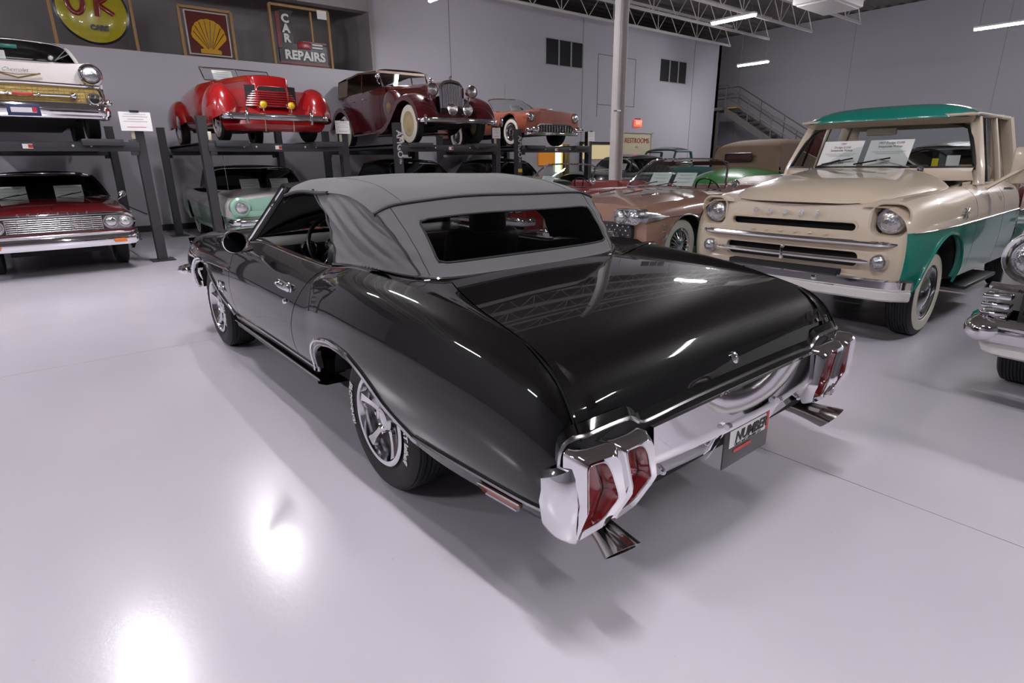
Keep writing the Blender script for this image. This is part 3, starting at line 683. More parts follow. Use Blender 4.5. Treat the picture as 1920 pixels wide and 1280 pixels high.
for s in (1, -1):
    MB().grid([[(-1.262+.04*v, s*(.17+.012*u+.03*v*v), .530-.11*v) for u in lin(0, 1, 4)] for v in lin(0, 1, 6)]).obj('bumper_rib', chrome, bmp)
    MB().tube([(-1.272, s*y, .555) for y in lin(.165, .185, 3)], .012, 8).obj('bumper_bolt', chrome_soft, bmp)
    MB().lathe([(.012, 0), (.009, -.008), (.0001, -.011)], 14, ax='x', c=(-1.222, s*.46, .468)).obj('bumper_bolt', chrome_soft, bmp)
    # outer wing of the bumper wrapping the corner
    G = []
    for k in range(13):
        q = k/12; y = .868+.052*math.sin(q*PI/2)**.8; x = -1.232+.085*q**1.4
        ztop = .640-.055*q; zb_ = .372+.035*q
        G.append([(x+.03, s*(y-.03), ztop+.004), (x+.004, s*(y-.004), ztop), (x-.006, s*(y+.004), ztop-.03), (x-.016*(1-q), s*(y+.006), .52), (x-.004, s*(y-.002), .45), (x+.02, s*(y-.03), zb_), (x+.07, s*(y-.08), zb_-.008)])
    MB().grid(G).obj('bumper_wing', chrome, bmp, 30)
    # lamp pods: two apertures each
    def yz(P): return [(s*a, b) for a, b in P]
    cells = [([(.878, .676), (.738, .668), (.720, .662), (.684, .495), (.720, .385), (.860, .365), (.872, .50)], [(.845, .645), (.780, .640), (.755, .600), (.716, .500), (.750, .418), (.834, .408), (.840, .52)]),
             ([(.738, .668), (.585, .662), (.560, .640), (.528, .490), (.585, .390), (.720, .385), (.684, .495)], [(.700, .643), (.622, .636), (.590, .600), (.552, .492), (.602, .420), (.690, .412), (.655, .50)])]
    for ci, (O, I) in enumerate(cells):
        N = 60
        N = 35
        dense = lambda P: [np.array(p) for p in rpoly(P, .022, 5)]
        Od, Id = dense(O), dense(I)
        Mi = [(o+i_)/2 for o, i_ in zip(Od, Id)]
        xx = lambda p, d: -1.262+d+.05*max(0, .50-p[1])/.12+.018*((p[0]-.72)/.2)**2
        loops = [[(-1.19, s*p[0], p[1]) for p in Od], [(xx(p, .012), s*p[0], p[1]) for p in Od], [(xx(p, -.012), s*p[0], p[1]) for p in Mi], [(xx(p, 0), s*p[0], p[1]) for p in Id], [(xx(p, .008), s*p[0], p[1]) for p in Id], [(-1.185, s*p[0]*.998, p[1]) for p in Id]]
        MB().grid(loops, cv=True).obj('lamp_bezel', chrome, bmp, 50)
        MB().tube([(xx(p, .002), s*p[0], p[1]) for p in Id], .0035, 5, closed=True).obj('bezel_bead', chrome_soft, bmp)
        yc = sum(p[0] for p in Id)/N; Q = [(-1.196, s*p[0], p[1]) for p in Id]
        le = MB(); le.rings([[(q_[0], q_[1], q_[2]) for q_ in Q], [(q_[0]-.006, s*(yc+(abs(q_[1])-yc)*.8), .53+(q_[2]-.53)*.85) for q_ in Q], [(q_[0]-.008, s*yc, .53) for q_ in Q]]); le.obj('tail_lamp_lens', red_lens, BC, 30)
    # exhaust trumpets
    ex = MB(); c0 = Vector((-1.05, s*.655, .345)); c1 = Vector((-1.275, s*.705, .318)); ax = (c1-c0).normalized()
    X_ = ax.cross(Vector((0, 0, 1))).normalized(); Y_ = X_.cross(ax)
    def ring(c, w_, h_, cut=0): return [c+X_*w_*math.cos(2*PI*k/28)+Y_*h_*math.sin(2*PI*k/28)+ax*cut*math.sin(2*PI*k/28) for k in range(28)]
    ex.rings([ring(c0, .03, .03), ring(c0.lerp(c1, .35), .034, .034, .0), ring(c0.lerp(c1, .7), .046, .043, .012), ring(c1, .060, .052, .035), ring(c1, .056, .048, .033), ring(c0.lerp(c1, .3), .03, .03)])
    ex.obj('exhaust_tip', pm('exhaust_steel', (.42, .40, .38), .16, 1.0, var=.15, scale=20), BC, 40)
    MB().tube([(-1.05, s*.655, .345), (-.5, s*.6, .36)], .028, 10).obj('exhaust_pipe', black_satin, BC)
# plate with writing
plt = MB(); plt.rbox((-1.252, 0, .452), (.006, .31, .165), .004)
pl = plt.obj('licence_plate', pm('plate_dark', (.045, .042, .045), .35), BC)
MB().box((-1.2565, 0, .478), (.002, .25, .066)).obj('plate_white', paper, pl)
MB().box((-1.2575, -.135, .482), (.002, .018, .078)).obj('plate_red_bar', pm('plate_red', (.6, .05, .03), .4), pl)
text_mb('NUMBER', .056, .002, shear=.2, bold=.0015).xf(frame_M((-1.2585, -.02, .478), (0, -1, 0), (0, 0, 1))).obj('plate_lettering', ink, pl)
text_mb('Classic and Collectible Cars', .0165, .001).xf(frame_M((-1.2585, 0, .452), (0, -1, 0), (0, 0, 1))).obj('plate_small_print', ink, pl)
MB().box((-1.2565, .03, .425), (.002, .12, .012)).obj('plate_red_line', MATS['plate_red'], pl)
# trunk lock and 442 emblem
MB().lathe([(.022, .0), (.022, -.008), (.013, -.014), (.0001, -.016)], 20, ax='x').xf(Matrix.Translation((-1.168, 0, .735)) @ Matrix.Rotation(math.radians(25), 4, 'Y')).obj('trunk_lock', chrome, ld)
text_mb('442', .075, .012, bold=.003).xf(frame_M((-1.158, -.655, .768), (0, -1, 0), (.5, 0, .8))).obj('trunk_emblem', chrome, ld)
# wheels
rim_m = pm('wheel_chrome', (.74, .73, .75), .10, 1.0)
letter_m = pm('tyre_letter_white', (.75, .75, .72), .6)
def main_wheel(x, s):
    R0, W0, RM = .332, .235, .205
    yc = s*.742
    ty = tyre_mb(R0, W0, RM, True, 72).obj('tyre', rubber, BC, 50, loc=(x, yc, R0)); h = s*W0*.5
    MB().lathe([(RM-.004, h*.80), (RM+.006, h*.98), (RM-.004, h*1.03), (RM-.018, h*1.0), (RM-.028, h*.70), (RM-.035, h*.2), (RM-.04, -h*.5)], 64).obj('rim', rim_m, ty, 50)
    MB().lathe([(RM-.03, h*.12), (.05, h*.2)], 48).obj('rim_well', pm('wheel_grey', (.06, .06, .062), .5, .5), ty)
    for k in range(5):
        a = 2*PI*k/5+.35; ca, sa = math.cos(a), math.sin(a); P = []
        for rr, hw, hh in ((.05, .024, .66), (.085, .021, .70), (.12, .021, .76), (.15, .025, .84), (.180, .036, .94)):
            P.append([(rr*ca+o*(-sa), h*(hh+(0 if abs(o) < hw*.7 else -.16)), rr*sa+o*ca) for o in (-hw, -hw*.62, hw*.62, hw)])
        MB().grid(P).obj('spoke', rim_m, ty, 25)
    MB().lathe([(.062, h*.45), (.062, h*.72), (.052, h*.84), (.040, h*.86), (.034, h*.80), (.0001, h*.82)], 32).obj('hub_cap', rim_m, ty)
    for k in range(5):
        a = 2*PI*k/5; MB().lathe([(.010, h*.62), (.010, h*.76), (.0001, h*.78)], 8, c=(.078*math.cos(a), 0, .078*math.sin(a))).obj('lug_nut', chrome, ty)
    yl = s*(W0*.52-.001)
    ring_text(ty, 'Radial T/A', .262, yl, .044, math.radians(205 if s > 0 else -25), s, letter_m)
    ring_text(ty, 'BFGoodrich', .262, yl, .044, math.radians(25 if s > 0 else 155), s, letter_m)
    return ty
for x in (0, 2.845):
    for s in (1, -1): main_wheel(x, s)
# ================================================================== shared car parts
class Bd:
    def __init__(s, zS, W, Soff, zlow, sill, arches):
        s.zS = pchip(zS); s.W = pchip(W); s.so = pchip(Soff); s.zlow = zlow; s.sill = sill; s.ar = arches
    def zb(s, x):
        z = s.sill(x) if callable(s.sill) else s.sill
        for xc, r, zc in s.ar:
            if abs(x-xc) < r: z = max(z, zc+math.sqrt(r*r-(x-xc)**2))
        return min(z, s.zS(x)-.02)
    def y(s, x, z):
        t = (z-s.zlow)/(s.zS(x)-s.zlow); return s.W(x)+s.so(min(max(t, 0), 1))
    def xs(s, a, b, n):
        L = set(round(v, 4) for v in lin(a, b, n))
        for xc, r, zc in s.ar:
            for k in range(25): L.add(round(xc+r*math.cos(PI*k/24), 4))
        return sorted(v for v in L if min(a, b)-1e-6 <= v <= max(a, b)+1e-6)
    def side(s, a, b, n=40, nt=14, zlo=None, zhi=None, sg=1, flange=True):
        G = []
        for x in s.xs(a, b, n):
            z0 = s.zb(x); z1 = s.zS(x)
            if zlo: z0 = max(z0, zlo(x))
            if zhi: z1 = max(min(z1, zhi(x)), z0)
            row = [(x, sg*s.y(x, z0+(z1-z0)*j/(nt-1)), z0+(z1-z0)*j/(nt-1)) for j in range(nt)]
            if flange and not zlo: p = row[0]; row = [(p[0], p[1]-sg*.04, p[2]+.003), (p[0], p[1]-sg*.005, p[2]-.003)]+row
            G.append(row)
        return G
    def deck(s, a, b, crown, n=24, m=24, p=2.0, inset=0):
        G = []
        for x in lin(a, b, n):
            e = s.y(x, s.zS(x))-inset; c = crown(x) if callable(crown) else crown
            G.append([(x, -e+2*e*j/m, s.zS(x)+(c-s.zS(x))*(1-abs(-1+2*j/m)**p) if callable(crown) else s.zS(x)+c*(1-abs(-1+2*j/m)**p)) for j in range(m+1)])
        return G
    def nose(s, x, xf, z0, z1, nz=12, m=24, k=1.0, top=None):
        G = []
        for z in lin(z0, z1, nz):
            e = s.y(x, z)*k; q = (z-z0)/(z1-z0)
            G.append([(xf(-1+2*j/m, q), -e+2*e*j/m, z+(top(-1+2*j/m)*q*q if top else 0)) for j in range(m+1)])
        if top: G.append([(x, p[1], p[2]+.001) for p in G[-1]])
        return G
    def arch_tube(s, xc, r, zc, sg, rad, o=.002, a0=0, a1=PI):
        P = []
        for k in range(33):
            a = a0+(a1-a0)*k/32; x = xc+r*math.cos(a); z = max(zc+r*math.sin(a), s.zlow); P.append((x, sg*(s.y(x, z)+o), z))
        return MB().tube(P, rad, 6)
def slab(G, d, mb=None):
    """closed plate from a grid, thickened by vector d"""
    mb = mb or MB(); H = [[(p[0]+d[0], p[1]+d[1], p[2]+d[2]) for p in r] for r in G]
    mb.grid(G); mb.grid(H, flip=True); n, m = len(G), len(G[0])
    mb.grid([[G[i][0], H[i][0]] for i in range(n)], flip=False); mb.grid([[G[i][-1], H[i][-1]] for i in range(n)], flip=True)
    mb.grid([[G[0][j], H[0][j]] for j in range(m)], flip=True); mb.grid([[G[-1][j], H[-1][j]] for j in range(m)]); return mb
def cut(o, cutters):
    for mb in cutters:
        c = mb.obj('cutter', black_matte, o.parent); md = o.modifiers.new('b', 'BOOLEAN'); md.object = c; md.operation = 'DIFFERENCE'; md.solver = 'EXACT'
        dg = bpy.context.evaluated_depsgraph_get(); me = bpy.data.meshes.new_from_object(o.evaluated_get(dg)); o.modifiers.clear(); old = o.data; o.data = me; me.name = old.name
        bpy.data.meshes.remove(old); cm = c.data; bpy.data.objects.remove(c); bpy.data.meshes.remove(cm)
    me = o.data; me.polygons.foreach_set('use_smooth', [True]*len(me.polygons)); me.set_sharp_from_angle(angle=math.radians(30)); return o
def headlamp(car, c, r, m=None, hood=None, tilt=0, depth=.03, name='headlamp', lens=None):
    M_ = Matrix.Translation(c) @ Matrix.Rotation(tilt, 4, 'Z')
    o = MB().lathe([(r*1.22, -depth), (r*1.2, depth*.2), (r*1.08, depth*.7), (r, depth*.45), (r*.97, 0)], 28, ax='x').xf(M_).obj(name, m or chrome, car)
    MB().lathe([(r, depth*.2), (r*.85, depth*.55), (r*.55, depth*.9), (r*.25, depth*1.08), (.0001, depth*1.12)], 28, ax='x').xf(M_).obj('lens', lens or lens_m, o); return o
def ws_fn(b, t):
    """b/t = (x, z, halfwidth, bow) ; returns f(a,k)"""
    def f(a, k):
        xb = b[0]+b[3]*(1-a*a); xt = t[0]+t[3]*(1-a*a)
        return (xb+(xt-xb)*k, a*(b[2]+(t[2]-b[2])*k), b[1]+(t[1]-b[1])*k+.01*math.sin(PI*k)+(.012*(1-a*a)-.05*abs(a)**9)*max(0, k)**3)
    return f
def windshield(car, b, t, g=None, fm=None, fr=.014, name='windshield', n=20):
    f = ws_fn(b, t)
    o = MB().grid([[f(a, k) for a in lin(-1, 1, n)] for k in lin(0, 1, 7)]).obj(name, g or clear_glass, car)
    P = [f(a, 0) for a in lin(-1, 1, n)]+[f(1, k) for k in lin(.1, .9, 7)]+[f(a, 1) for a in lin(1, -1, n)]+[f(-1, k) for k in lin(.9, .1, 7)]
    MB().tube(P, fr, 6, closed=True).obj(name+'_frame', fm or chrome, car); return f
def roof_panel(car, m, f, xr, zr_, hw, rise=.09, name='roof', rear=None, n=16):
    """roof from windshield top edge to rear edge (xr, zr_, hw)"""
    G = []
    for i in range(n):
        u = i/(n-1); row = []
        for a in lin(-1, 1, 25):
            p = f(a, 1); x = p[0]+(xr+.08*(1-a*a)*0-p[0])*u; y = p[1]+(hw*a-p[1])*u; z = p[2]+(zr_-p[2])*u+rise*math.sin(PI*(.08+.84*u)**.9)*(1-.55*a*a)*(1-max(0, abs(a)-.85)/.15*.8)
            row.append((x, y, z))
        G.append(row)
    return MB().grid(G).obj(name, m, car, 60)
def steering(car, c, tilt=-60, r=.2, m=None):
    M_ = Matrix.Translation(c) @ Matrix.Rotation(math.radians(tilt), 4, 'Y')
    o = MB().tube([M_ @ Vector((r*math.cos(a), r*math.sin(a), 0)) for a in lin(0, 2*PI, 33)[:-1]], .012, 6, closed=True).obj('steering_wheel', m or black_satin, car)
    s_ = MB()
    for a in (.5, PI-.5, -PI/2): s_.tube([M_ @ Vector((0, 0, -.02)), M_ @ Vector((r*math.cos(a), r*math.sin(a), 0))], .01, 5)
    s_.obj('spokes', m or black_satin, o); return o
def cabin(car, x0, x1, w, zf, zt, m, seats=((-.0, .0),), zs=.5):
    t = MB(); t.box(((x0+x1)/2, 0, zf), (abs(x1-x0), 2*w, .05)); t.box((x0, 0, (zf+zt)/2), (.05, 2*w, zt-zf)); t.box((x1, 0, (zf+zt)/2), (.05, 2*w, zt-zf))
    for s in (1, -1): t.box(((x0+x1)/2, s*w, (zf+zt)/2), (abs(x1-x0), .05, zt-zf))
    return t.obj('cabin_tub', m, car)
def bench(car, x, zb_, w, m, h=.5, d=.5):
    o = MB().rbox((x, 0, zb_), (d, w, .2), .06, seg=3).obj('bench_seat', m, car)
    MB().rbox((0, 0, 0), (.16, w, h), .06, seg=3, M=Matrix.Translation((x-d/2, 0, zb_+h/2+.04)) @ Matrix.Rotation(math.radians(-12), 4, 'Y')).obj('backrest', m, o); return o
def bar_sweep(P, sec, mi=0, mb=None):
    """sweep a (forward, up) section along a plan polyline P of (x,y,z); forward is the outward normal in plan"""
    mb = mb or MB(); G = []; N = len(P)
    for i in range(N):
        a = Vector(P[max(i-1, 0)]); b = Vector(P[min(i+1, N-1)]); t = (b-a); t.z = 0; t.normalize(); n = Vector((-t.y, t.x, 0))
        if n.x < 0 and abs(n.x) > .15: n = -n
        G.append([tuple(Vector(P[i])+n*u+Vector((0, 0, v))) for u, v in sec])
    return mb.grid(G)
def wipers(car, f, ys_, m=None):
    for y0, dy in ys_:
        a = y0; p = Vector(f(a, .02)); q = Vector(f(a+dy, .16)); MB().tube([p+Vector((.04, 0, .0)), q+Vector((.02, 0, .01))], .006, 5).obj('wiper_arm', m or chrome_soft, car)
        q0 = Vector(f(a+dy-.22, .07)); q1 = Vector(f(a+dy+.14, .2)); MB().tube([q0+Vector((.016, 0, .006)), q1+Vector((.016, 0, .006))], .007, 5).obj('wiper_blade', black_satin, car)
def world_of(car, p): return Matrix.Translation(car.location) @ Matrix.Rotation(car.rotation_euler[2], 4, 'Z') @ Vector(p)
def card(car, p, w, h, lean, lab, lines=(), yaw=0, group='printed price cards'):
    """sale card standing at p (car frame) facing +x and leaning back"""
    o = thing('price_card', lab, 'card', world_of(car, p) if car else p, (car.rotation_euler[2] if car else 0)+yaw, group)
    M_ = Matrix.Rotation(-lean, 4, 'Y')
    MB().box((0, 0, h/2), (.004, w, h), M=M_).obj('sheet', paper, o)
    for txt, v, sz, m in lines:
        if txt is None:   # a run of small illegible print
            for k in range(3): MB().box((.003, 0, h*(v-.045*k)), (.001, w*(.78-.12*k), h*.012), M=M_).obj('print_line', ink_grey, o)
        else:
            text_mb(txt, sz*h, .001, bold=.0).xf(M_ @ frame_M((.0035, 0, h*v), (0, 1, 0), (0, 0, 1))).obj('print', m, o)
    return o
grey_lines = [(None, .85, 0, None), (None, .6, 0, None), (None, .32, 0, None)]
# ================================================================== cream and teal pickup
cream = paint('cream_enamel', (.60, .50, .39), rough=.3); teal = paint('teal_enamel', (.004, .20, .155), rough=.3)
TK = thing('pickup_truck', 'cream and teal vintage pickup truck with two price cards on the dashboard', 'pickup truck', (.08, -3.66, 0), PI/2)
tb = Bd([(.70, 1.06), (.55, 1.10), (.2, 1.135), (-.4, 1.165), (-.9, 1.19), (-2.1, 1.19)], [(.74, .84), (.66, .885), (.4, .93), (0, .955), (-.5, .96), (-2.1, .96)],
        [(0, -.05), (.2, -.012), (.45, 0), (.7, -.008), (.85, -.035), (.94, -.085), (1, -.16)], .40, lambda x: .46 if x > .3 else .44, [(0.02, .45, .40)])
trim_z = lambda x: .905-.02*(x+.3)*.5
for s in (1, -1):
    for (a, b_, nm) in ((.70, -.60, 'front_fender'), (-.608, -1.46, 'door'), (-1.468, -2.05, 'cab_corner')):
        o = MB().grid(tb.side(a, b_, 40, 8, zhi=trim_z, sg=s)).obj(nm, teal, TK, 40)
        MB().grid(tb.side(a, b_, 40, 10, zlo=trim_z, sg=s)).obj(nm+'_upper', cream, o, 40)
    MB().tube([(x, s*(tb.y(x, trim_z(x))+.004), trim_z(x)) for x in lin(.66, -2.04, 30)], .011, 6, flat=.5).obj('side_moulding', chrome_soft, TK)
    tb.arch_tube(.02, .45, .40, s, .012).obj('wheel_arch_lip', teal, TK)
    G = []
    for k in range(15): a = PI*k/14; G.append([(.02+.46*math.cos(a), s*y_, .42+.42*math.sin(a)) for y_ in (.9, .45)])
    MB().grid(G).obj('wheel_house', black_matte, TK)
    wheel(TK, 0, s*.77, .36, .19, .215, (.225, .315), 'full', s, n=56, turn=math.radians(0))
    wheel(TK, -2.95, s*.77, .36, .19, .215, (.225, .315), 'full', s)
    MB().rbox((-1.1, s*.86, .33), (1.0, .24, .035), .01).obj('running_board', black_satin, TK)
    # emblem on the fender
    e = MB()
    for q in lin(0, 2*PI, 9)[:-1]: e.tube([(-.28, s*(tb.y(-.28, .99)+.008), .985), (-.28+.075*math.cos(q)*(1.4 if math.cos(q) > .6 else .7), s*(tb.y(-.28, .99)+.010), .985+.055*math.sin(q))], .007, 5)
    e.obj('fender_emblem', chrome_soft, TK)
    # door handle, mirror arm and mirror
    MB().tube([(-1.30, s*.945, 1.14), (-1.33, s*.985, 1.14), (-1.42, s*.985, 1.135)], .012, 6).obj('door_handle', chrome, TK)
    if s > 0: mo = MB().tube([(-.78, s*.93, 1.16), (-1.02, s*1.10, 1.32)], .016, 6).obj('mirror_arm', cream, TK)
    if s > 0: MB().rbox((-1.04, s*1.10, 1.34), (.05, .17, .30), .02).obj('mirror_head', cream, mo)
face_z0 = .46
# face plate with cut openings
xf = lambda a, k: .70-.10*a*a-.02*abs(a)**6+.02*math.sin(PI*k)
fG = tb.nose(.68, lambda a, k: .66+.045*(1-a*a)+.02*math.sin(PI*k)-.02*k, .46, 1.065, 16, 40)
face = slab(fG, (-.05, 0, 0)).obj('grille_panel', cream, TK, 30)
def yzprism(O, x0, x1): return MB().prism(O, 'yz', x0, x1)
cut(face, [yzprism(rrect(1.02, .062, .03, 6, -.01, .912), .5, 1.0), yzprism(rrect(1.10, .115, .04, 6, 0, .672), .5, 1.0), yzprism(rrect(.235, .235, .07, 6, .715, .975), .5, 1.0), yzprism(rrect(.235, .235, .07, 6, -.715, .975), .5, 1.0)])
MB().box((.60, 0, .78), (.02, 1.3, .5)).obj('grille_backing', black_matte, TK)
def loopx(O, x, r, nm, m):
    return MB().tube([(x+.045*(1-(p[0]/.86)**2)-.012, p[0], p[1]) for p in O], r, 6, closed=True).obj(nm, m, TK)
loopx(rrect(1.04, .08, .04, 6, -.01, .912), .665, .013, 'slot_lip', cream); loopx(rrect(1.12, .135, .05, 6, 0, .672), .672, .013, 'grille_lip', cream)
bx_ = lambda y: .70+.05*(1-(y/.86)**2)
MB().tube([(bx_(y)+.005-.06*max(0, abs(y)-.72)/.1, y, .805) for y in lin(-.83, .80, 30)], [.008]+[.02]*28+[.008], 8).obj('upper_bar', chrome, TK)
MB().tube([(bx_(y)+.02, y, .672) for y in lin(-.62, .64, 24)], [.008]+[.018]*22+[.008], 8).obj('lower_bar', chrome, TK)
MB().rbox((.775, .0, .685), (.03, .03, .12), .01).obj('bar_centre', chrome, TK)
for s in (1, -1):
    # recessed headlamp bucket
    bk = MB(); L0 = rrect(.235, .235, .07, 6, s*.715, .975); bk.rings([[(.685-.02*abs(p[0]), p[0], p[1]) for p in L0], [(.585, s*.715+(p[0]-s*.715)*.85, .975+(p[1]-.975)*.85) for p in L0]], 0, False, True); bk.obj('lamp_bucket', cream, TK, 50)
    headlamp(TK, (.625, s*.715, .975), .083, chrome_soft)
    headlamp(TK, (.715, s*.705, .672), .05, chrome_soft, name='parking_lamp')
    MB().tube([(.64+.045*(1-(p[0]/.86)**2)+.012, p[0], p[1]) for p in rrect(.25, .25, .08, 6, s*.715, .975)], .010, 6, closed=True).obj('lamp_lip', cream, TK)
for ch, y in zip('DODGE', (-.29, -.165, -.035, .095, .22)):
    text_mb(ch, .05, .01, bold=.003).xf(frame_M((.728, y, 1.006), (0, 1, 0), (-.15, 0, 1))).obj('hood_letter', chrome_soft, TK)
for k in range(6): MB().rbox((.725, -.30+.12*k, .85), (.012, .028, .012), .005).obj('grille_stud', cream, TK)
# bumper
def tb_bump(sec, nm, m): return bar_sweep([(.80-.05*(y/.9)**4-.07*max(0, abs(y)-.82)/.1, y, 0) for y in lin(-.93, .93, 40)], sec, mb=MB()).obj(nm, m, TK, 40)
bmp_ = tb_bump([(-.02, .553), (0, .557), (.02, .545), (.018, .49), (.0, .475)], 'front_bumper', chrome)
tb_bump([(.0, .475), (.012, .465), (.01, .41), (-.01, .395), (-.05, .40)], 'bumper_apron', pm('bumper_white', (.62, .60, .58), .3, coat=.5))
for y in (-.3, .3): MB().lathe([(.022, 0), (.018, .012), (.0001, .016)], 14, ax='x', c=(.815, y, .52)).obj('bumper_bolt', chrome, bmp_)
MB().grid([[(.70-.09*a*a, a*.84, .50), (.74-.10*a*a, a*.84, .545), (.70-.1*a*a, a*.84, .60)] for a in lin(-1, 1, 21)]).obj('lower_valance', cream, TK, 50)
# hood: centre bulge plus fender tops
hz = pchip([(.73, 1.085), (.66, 1.15), (.5, 1.215), (.2, 1.268), (-.2, 1.305), (-.52, 1.335)]); hw = pchip([(.73, .50), (.6, .60), (.2, .68), (-.5, .74)])
G = []
for x in lin(.73, -.50, 28):
    r_ = []
    for a in lin(-1, 1, 41):
        e = abs(a); x2 = x-.10*a*a*(x+.5)/1.2; base = tb.zS(min(x2, .7))+.012
        z = base+(hz(x)-base)*(1-e**4.5)*(1-.10*e*e) if e < .999 else base-.01
        r_.append((x2, a*hw(x), max(z, base-.01)))
    G.append(r_)
MB().grid(G).obj('hood', cream, TK, 60)
for s in (1, -1):
    G = [[(x, s*(hw(min(x, .73))-.02+(tb.y(x, tb.zS(x))-hw(min(x, .73))+.02)*j/6), tb.zS(x)+.004*math.sin(PI*j/6)) for j in range(7)] for x in lin(.69, -.9, 24)]
    MB().grid(G).obj('fender_top', cream, TK, 60)
# rolled upper edge of the face
MB().grid([[(.66+.045*(1-a*a)-.02+.0*a, a*tb.y(.68, 1.06), 1.062), (.645+.045*(1-a*a)-.03, a*.80, 1.078), (.60, a*.74, 1.09), (.50, a*.70, 1.12)] for a in lin(-1, 1, 30)]).obj('face_top', cream, TK, 60)
# cab
wf = windshield(TK, (-.86, 1.325, .80, .34), (-1.02, 1.715, .665, .14), fm=black_satin, fr=.018)
MB().grid([[ (-.50+.0*a-.36*a*a*1.0+.02, a*.80, 1.325), (-.50-.36*a*a+.06, a*.80, 1.300), (-.42-.40*a*a, a*.82, 1.22) ] for a in lin(-1, 1, 25)]).obj('cowl', cream, TK, 50)
ro = []
for u in lin(0, 1, 22):
    r_ = []
    for a in lin(-1, 1, 41):
        e = abs(a); x = -.84+.14*(1-a*a)*(1-u)-1.20*u-.10*(1-u)*e**5+.06*u*e**5
        z = 1.768+.112*(1-(2*u-1)**6)**.8*(1-e**5)+.012*math.sin(PI*u)*(1-e*e)
        r_.append((x, a*.728, z))
    ro.append(r_)
ro = [[(p[0], p[1], p[2]-.022) for p in ro[0]]]+ro+[[(p[0], p[1], p[2]-.06) for p in ro[-1]]]
ro = [[(r_[0][0], r_[0][1], r_[0][2]-.02)]+r_+[(r_[-1][0], r_[-1][1], r_[-1][2]-.02)] for r_ in ro]
MB().grid(ro).obj('roof', teal, TK, 60)
hd = [[(-.93+.14*(1-a*a)-.0, a*.70, 1.79-.004), (-.88+.14*(1-a*a), a*.722, 1.770), (-.93+.14*(1-a*a), a*.715, 1.735), (-1.0+.14*(1-a*a), a*.68, 1.70)] for a in lin(-1, 1, 25)]
MB().grid(hd).obj('roof_header', cream, TK, 60)
MB().tube([(-.875+.14*(1-a*a), a*.735, 1.765) for a in lin(-1, 1, 30)]+[(x, .735, 1.772) for x in lin(-.95, -2.0, 8)], .012, 6).obj('drip_rail', cream, TK)
for s in (1, -1):
    def pil(P, w_, nm, m=cream): MB().tube(P, w_, 8, flat=.6).obj(nm, m, TK)
    pil([(-.87, s*.845, 1.18), (-.89, s*.82, 1.33), (-1.03, s*.695, 1.74)], [.05, .045, .045], 'windshield_pillar')
    pil([(-2.0, s*.85, 1.19), (-1.98, s*.80, 1.4), (-1.94, s*.715, 1.76)], .06, 'rear_pillar')
    pil([(-1.45, s*.86, 1.19), (-1.47, s*.81, 1.4), (-1.5, s*.72, 1.75)], .025, 'door_frame_rear')
    pil([(-1.06, s*.70, 1.755), (-1.5, s*.722, 1.765), (-1.95, s*.72, 1.76)], .03, 'door_frame_top')
    pil([(-1.13, s*.85, 1.2), (-1.16, s*.80, 1.4), (-1.2, s*.72, 1.74)], .012, 'vent_post', black_satin)
    MB().grid([[(x, s*(.845-.12*k), 1.2+.54*k) for x in lin(-.95-.12*k, -1.44, 6)] for k in lin(0, 1, 5)]).obj('side_window', clear_glass, TK)
    MB().grid([[(x, s*tb.y(x, tb.zS(x)), tb.zS(x)), (x, s*.80, 1.21), (x, s*.78, 1.19), (x, s*.77, .6)] for x in lin(-.6, -2.04, 12)]).obj('inner_door', pm('cream_trim', (.5, .43, .33), .5), TK, 50)
bk = MB(); bk.grid([[(-2.0+.02*k, y, .55+.72*k) for y in lin(-.85, .85, 8)] for k in (0, 1)]); bk.grid([[(-1.98, a*.80, 1.27), (-1.97, a*.78, 1.33)] for a in lin(-1, 1, 8)]); bk.grid([[(-1.94, a*.72, 1.70), (-1.94, a*.70, 1.80)] for a in lin(-1, 1, 8)])
for s in (1, -1): bk.grid([[(-1.97, s*y, 1.3), (-1.94, s*y*.93, 1.75)] for y in (.62, .8)])
bk.obj('cab_back', cream, TK, 50)
MB().grid([[(-1.97+.02*k, y, 1.32+.40*k) for y in (-.64, .64)] for k in (0, 1)]).obj('rear_window', clear_glass, TK)
MB().grid([[(-.55-.33*a*a, a*.76, 1.315), (-.8, a*.76, 1.315), (-.92, a*.76, 1.29), (-.95, a*.76, 1.1)] for a in lin(-1, 1, 15)]).obj('dashboard', MATS['cream_trim'], TK, 50)
bench(TK, -1.62, .75, 1.4, pm('tan_vinyl', (.30, .22, .15), .5), .55)
steering(TK, (-1.12, .38, 1.32), -50, .215)
MB().rbox((-.93, -.0, 1.655), (.03, .26, .07), .02).obj('rear_view_mirror', MATS['cream_trim'], TK)
MB().tube([(-.9, 0, 1.69), (-.86, 0, 1.73)], .008, 5).obj('mirror_stem', chrome, TK)
wipers(TK, wf, [(-.55, .30), (.5, -.35)]); 
for y in (-.44, .48): MB().lathe([(.03, -.01), (.03, .015), (.012, .03), (.0001, .032)], 14, ax='z', c=(-.50-.36*(y/.8)**2+.05, y, 1.315)).obj('wiper_pivot', chrome, TK)
MB().box((-.995, .60, 1.385), (.003, .10, .09)).obj('inspection_sticker', paper, TK); MB().box((-.975, .47, 1.37), (.003, .05, .07)).obj('yellow_sticker', pm('sticker_yellow', (.7, .55, .02), .5), TK)
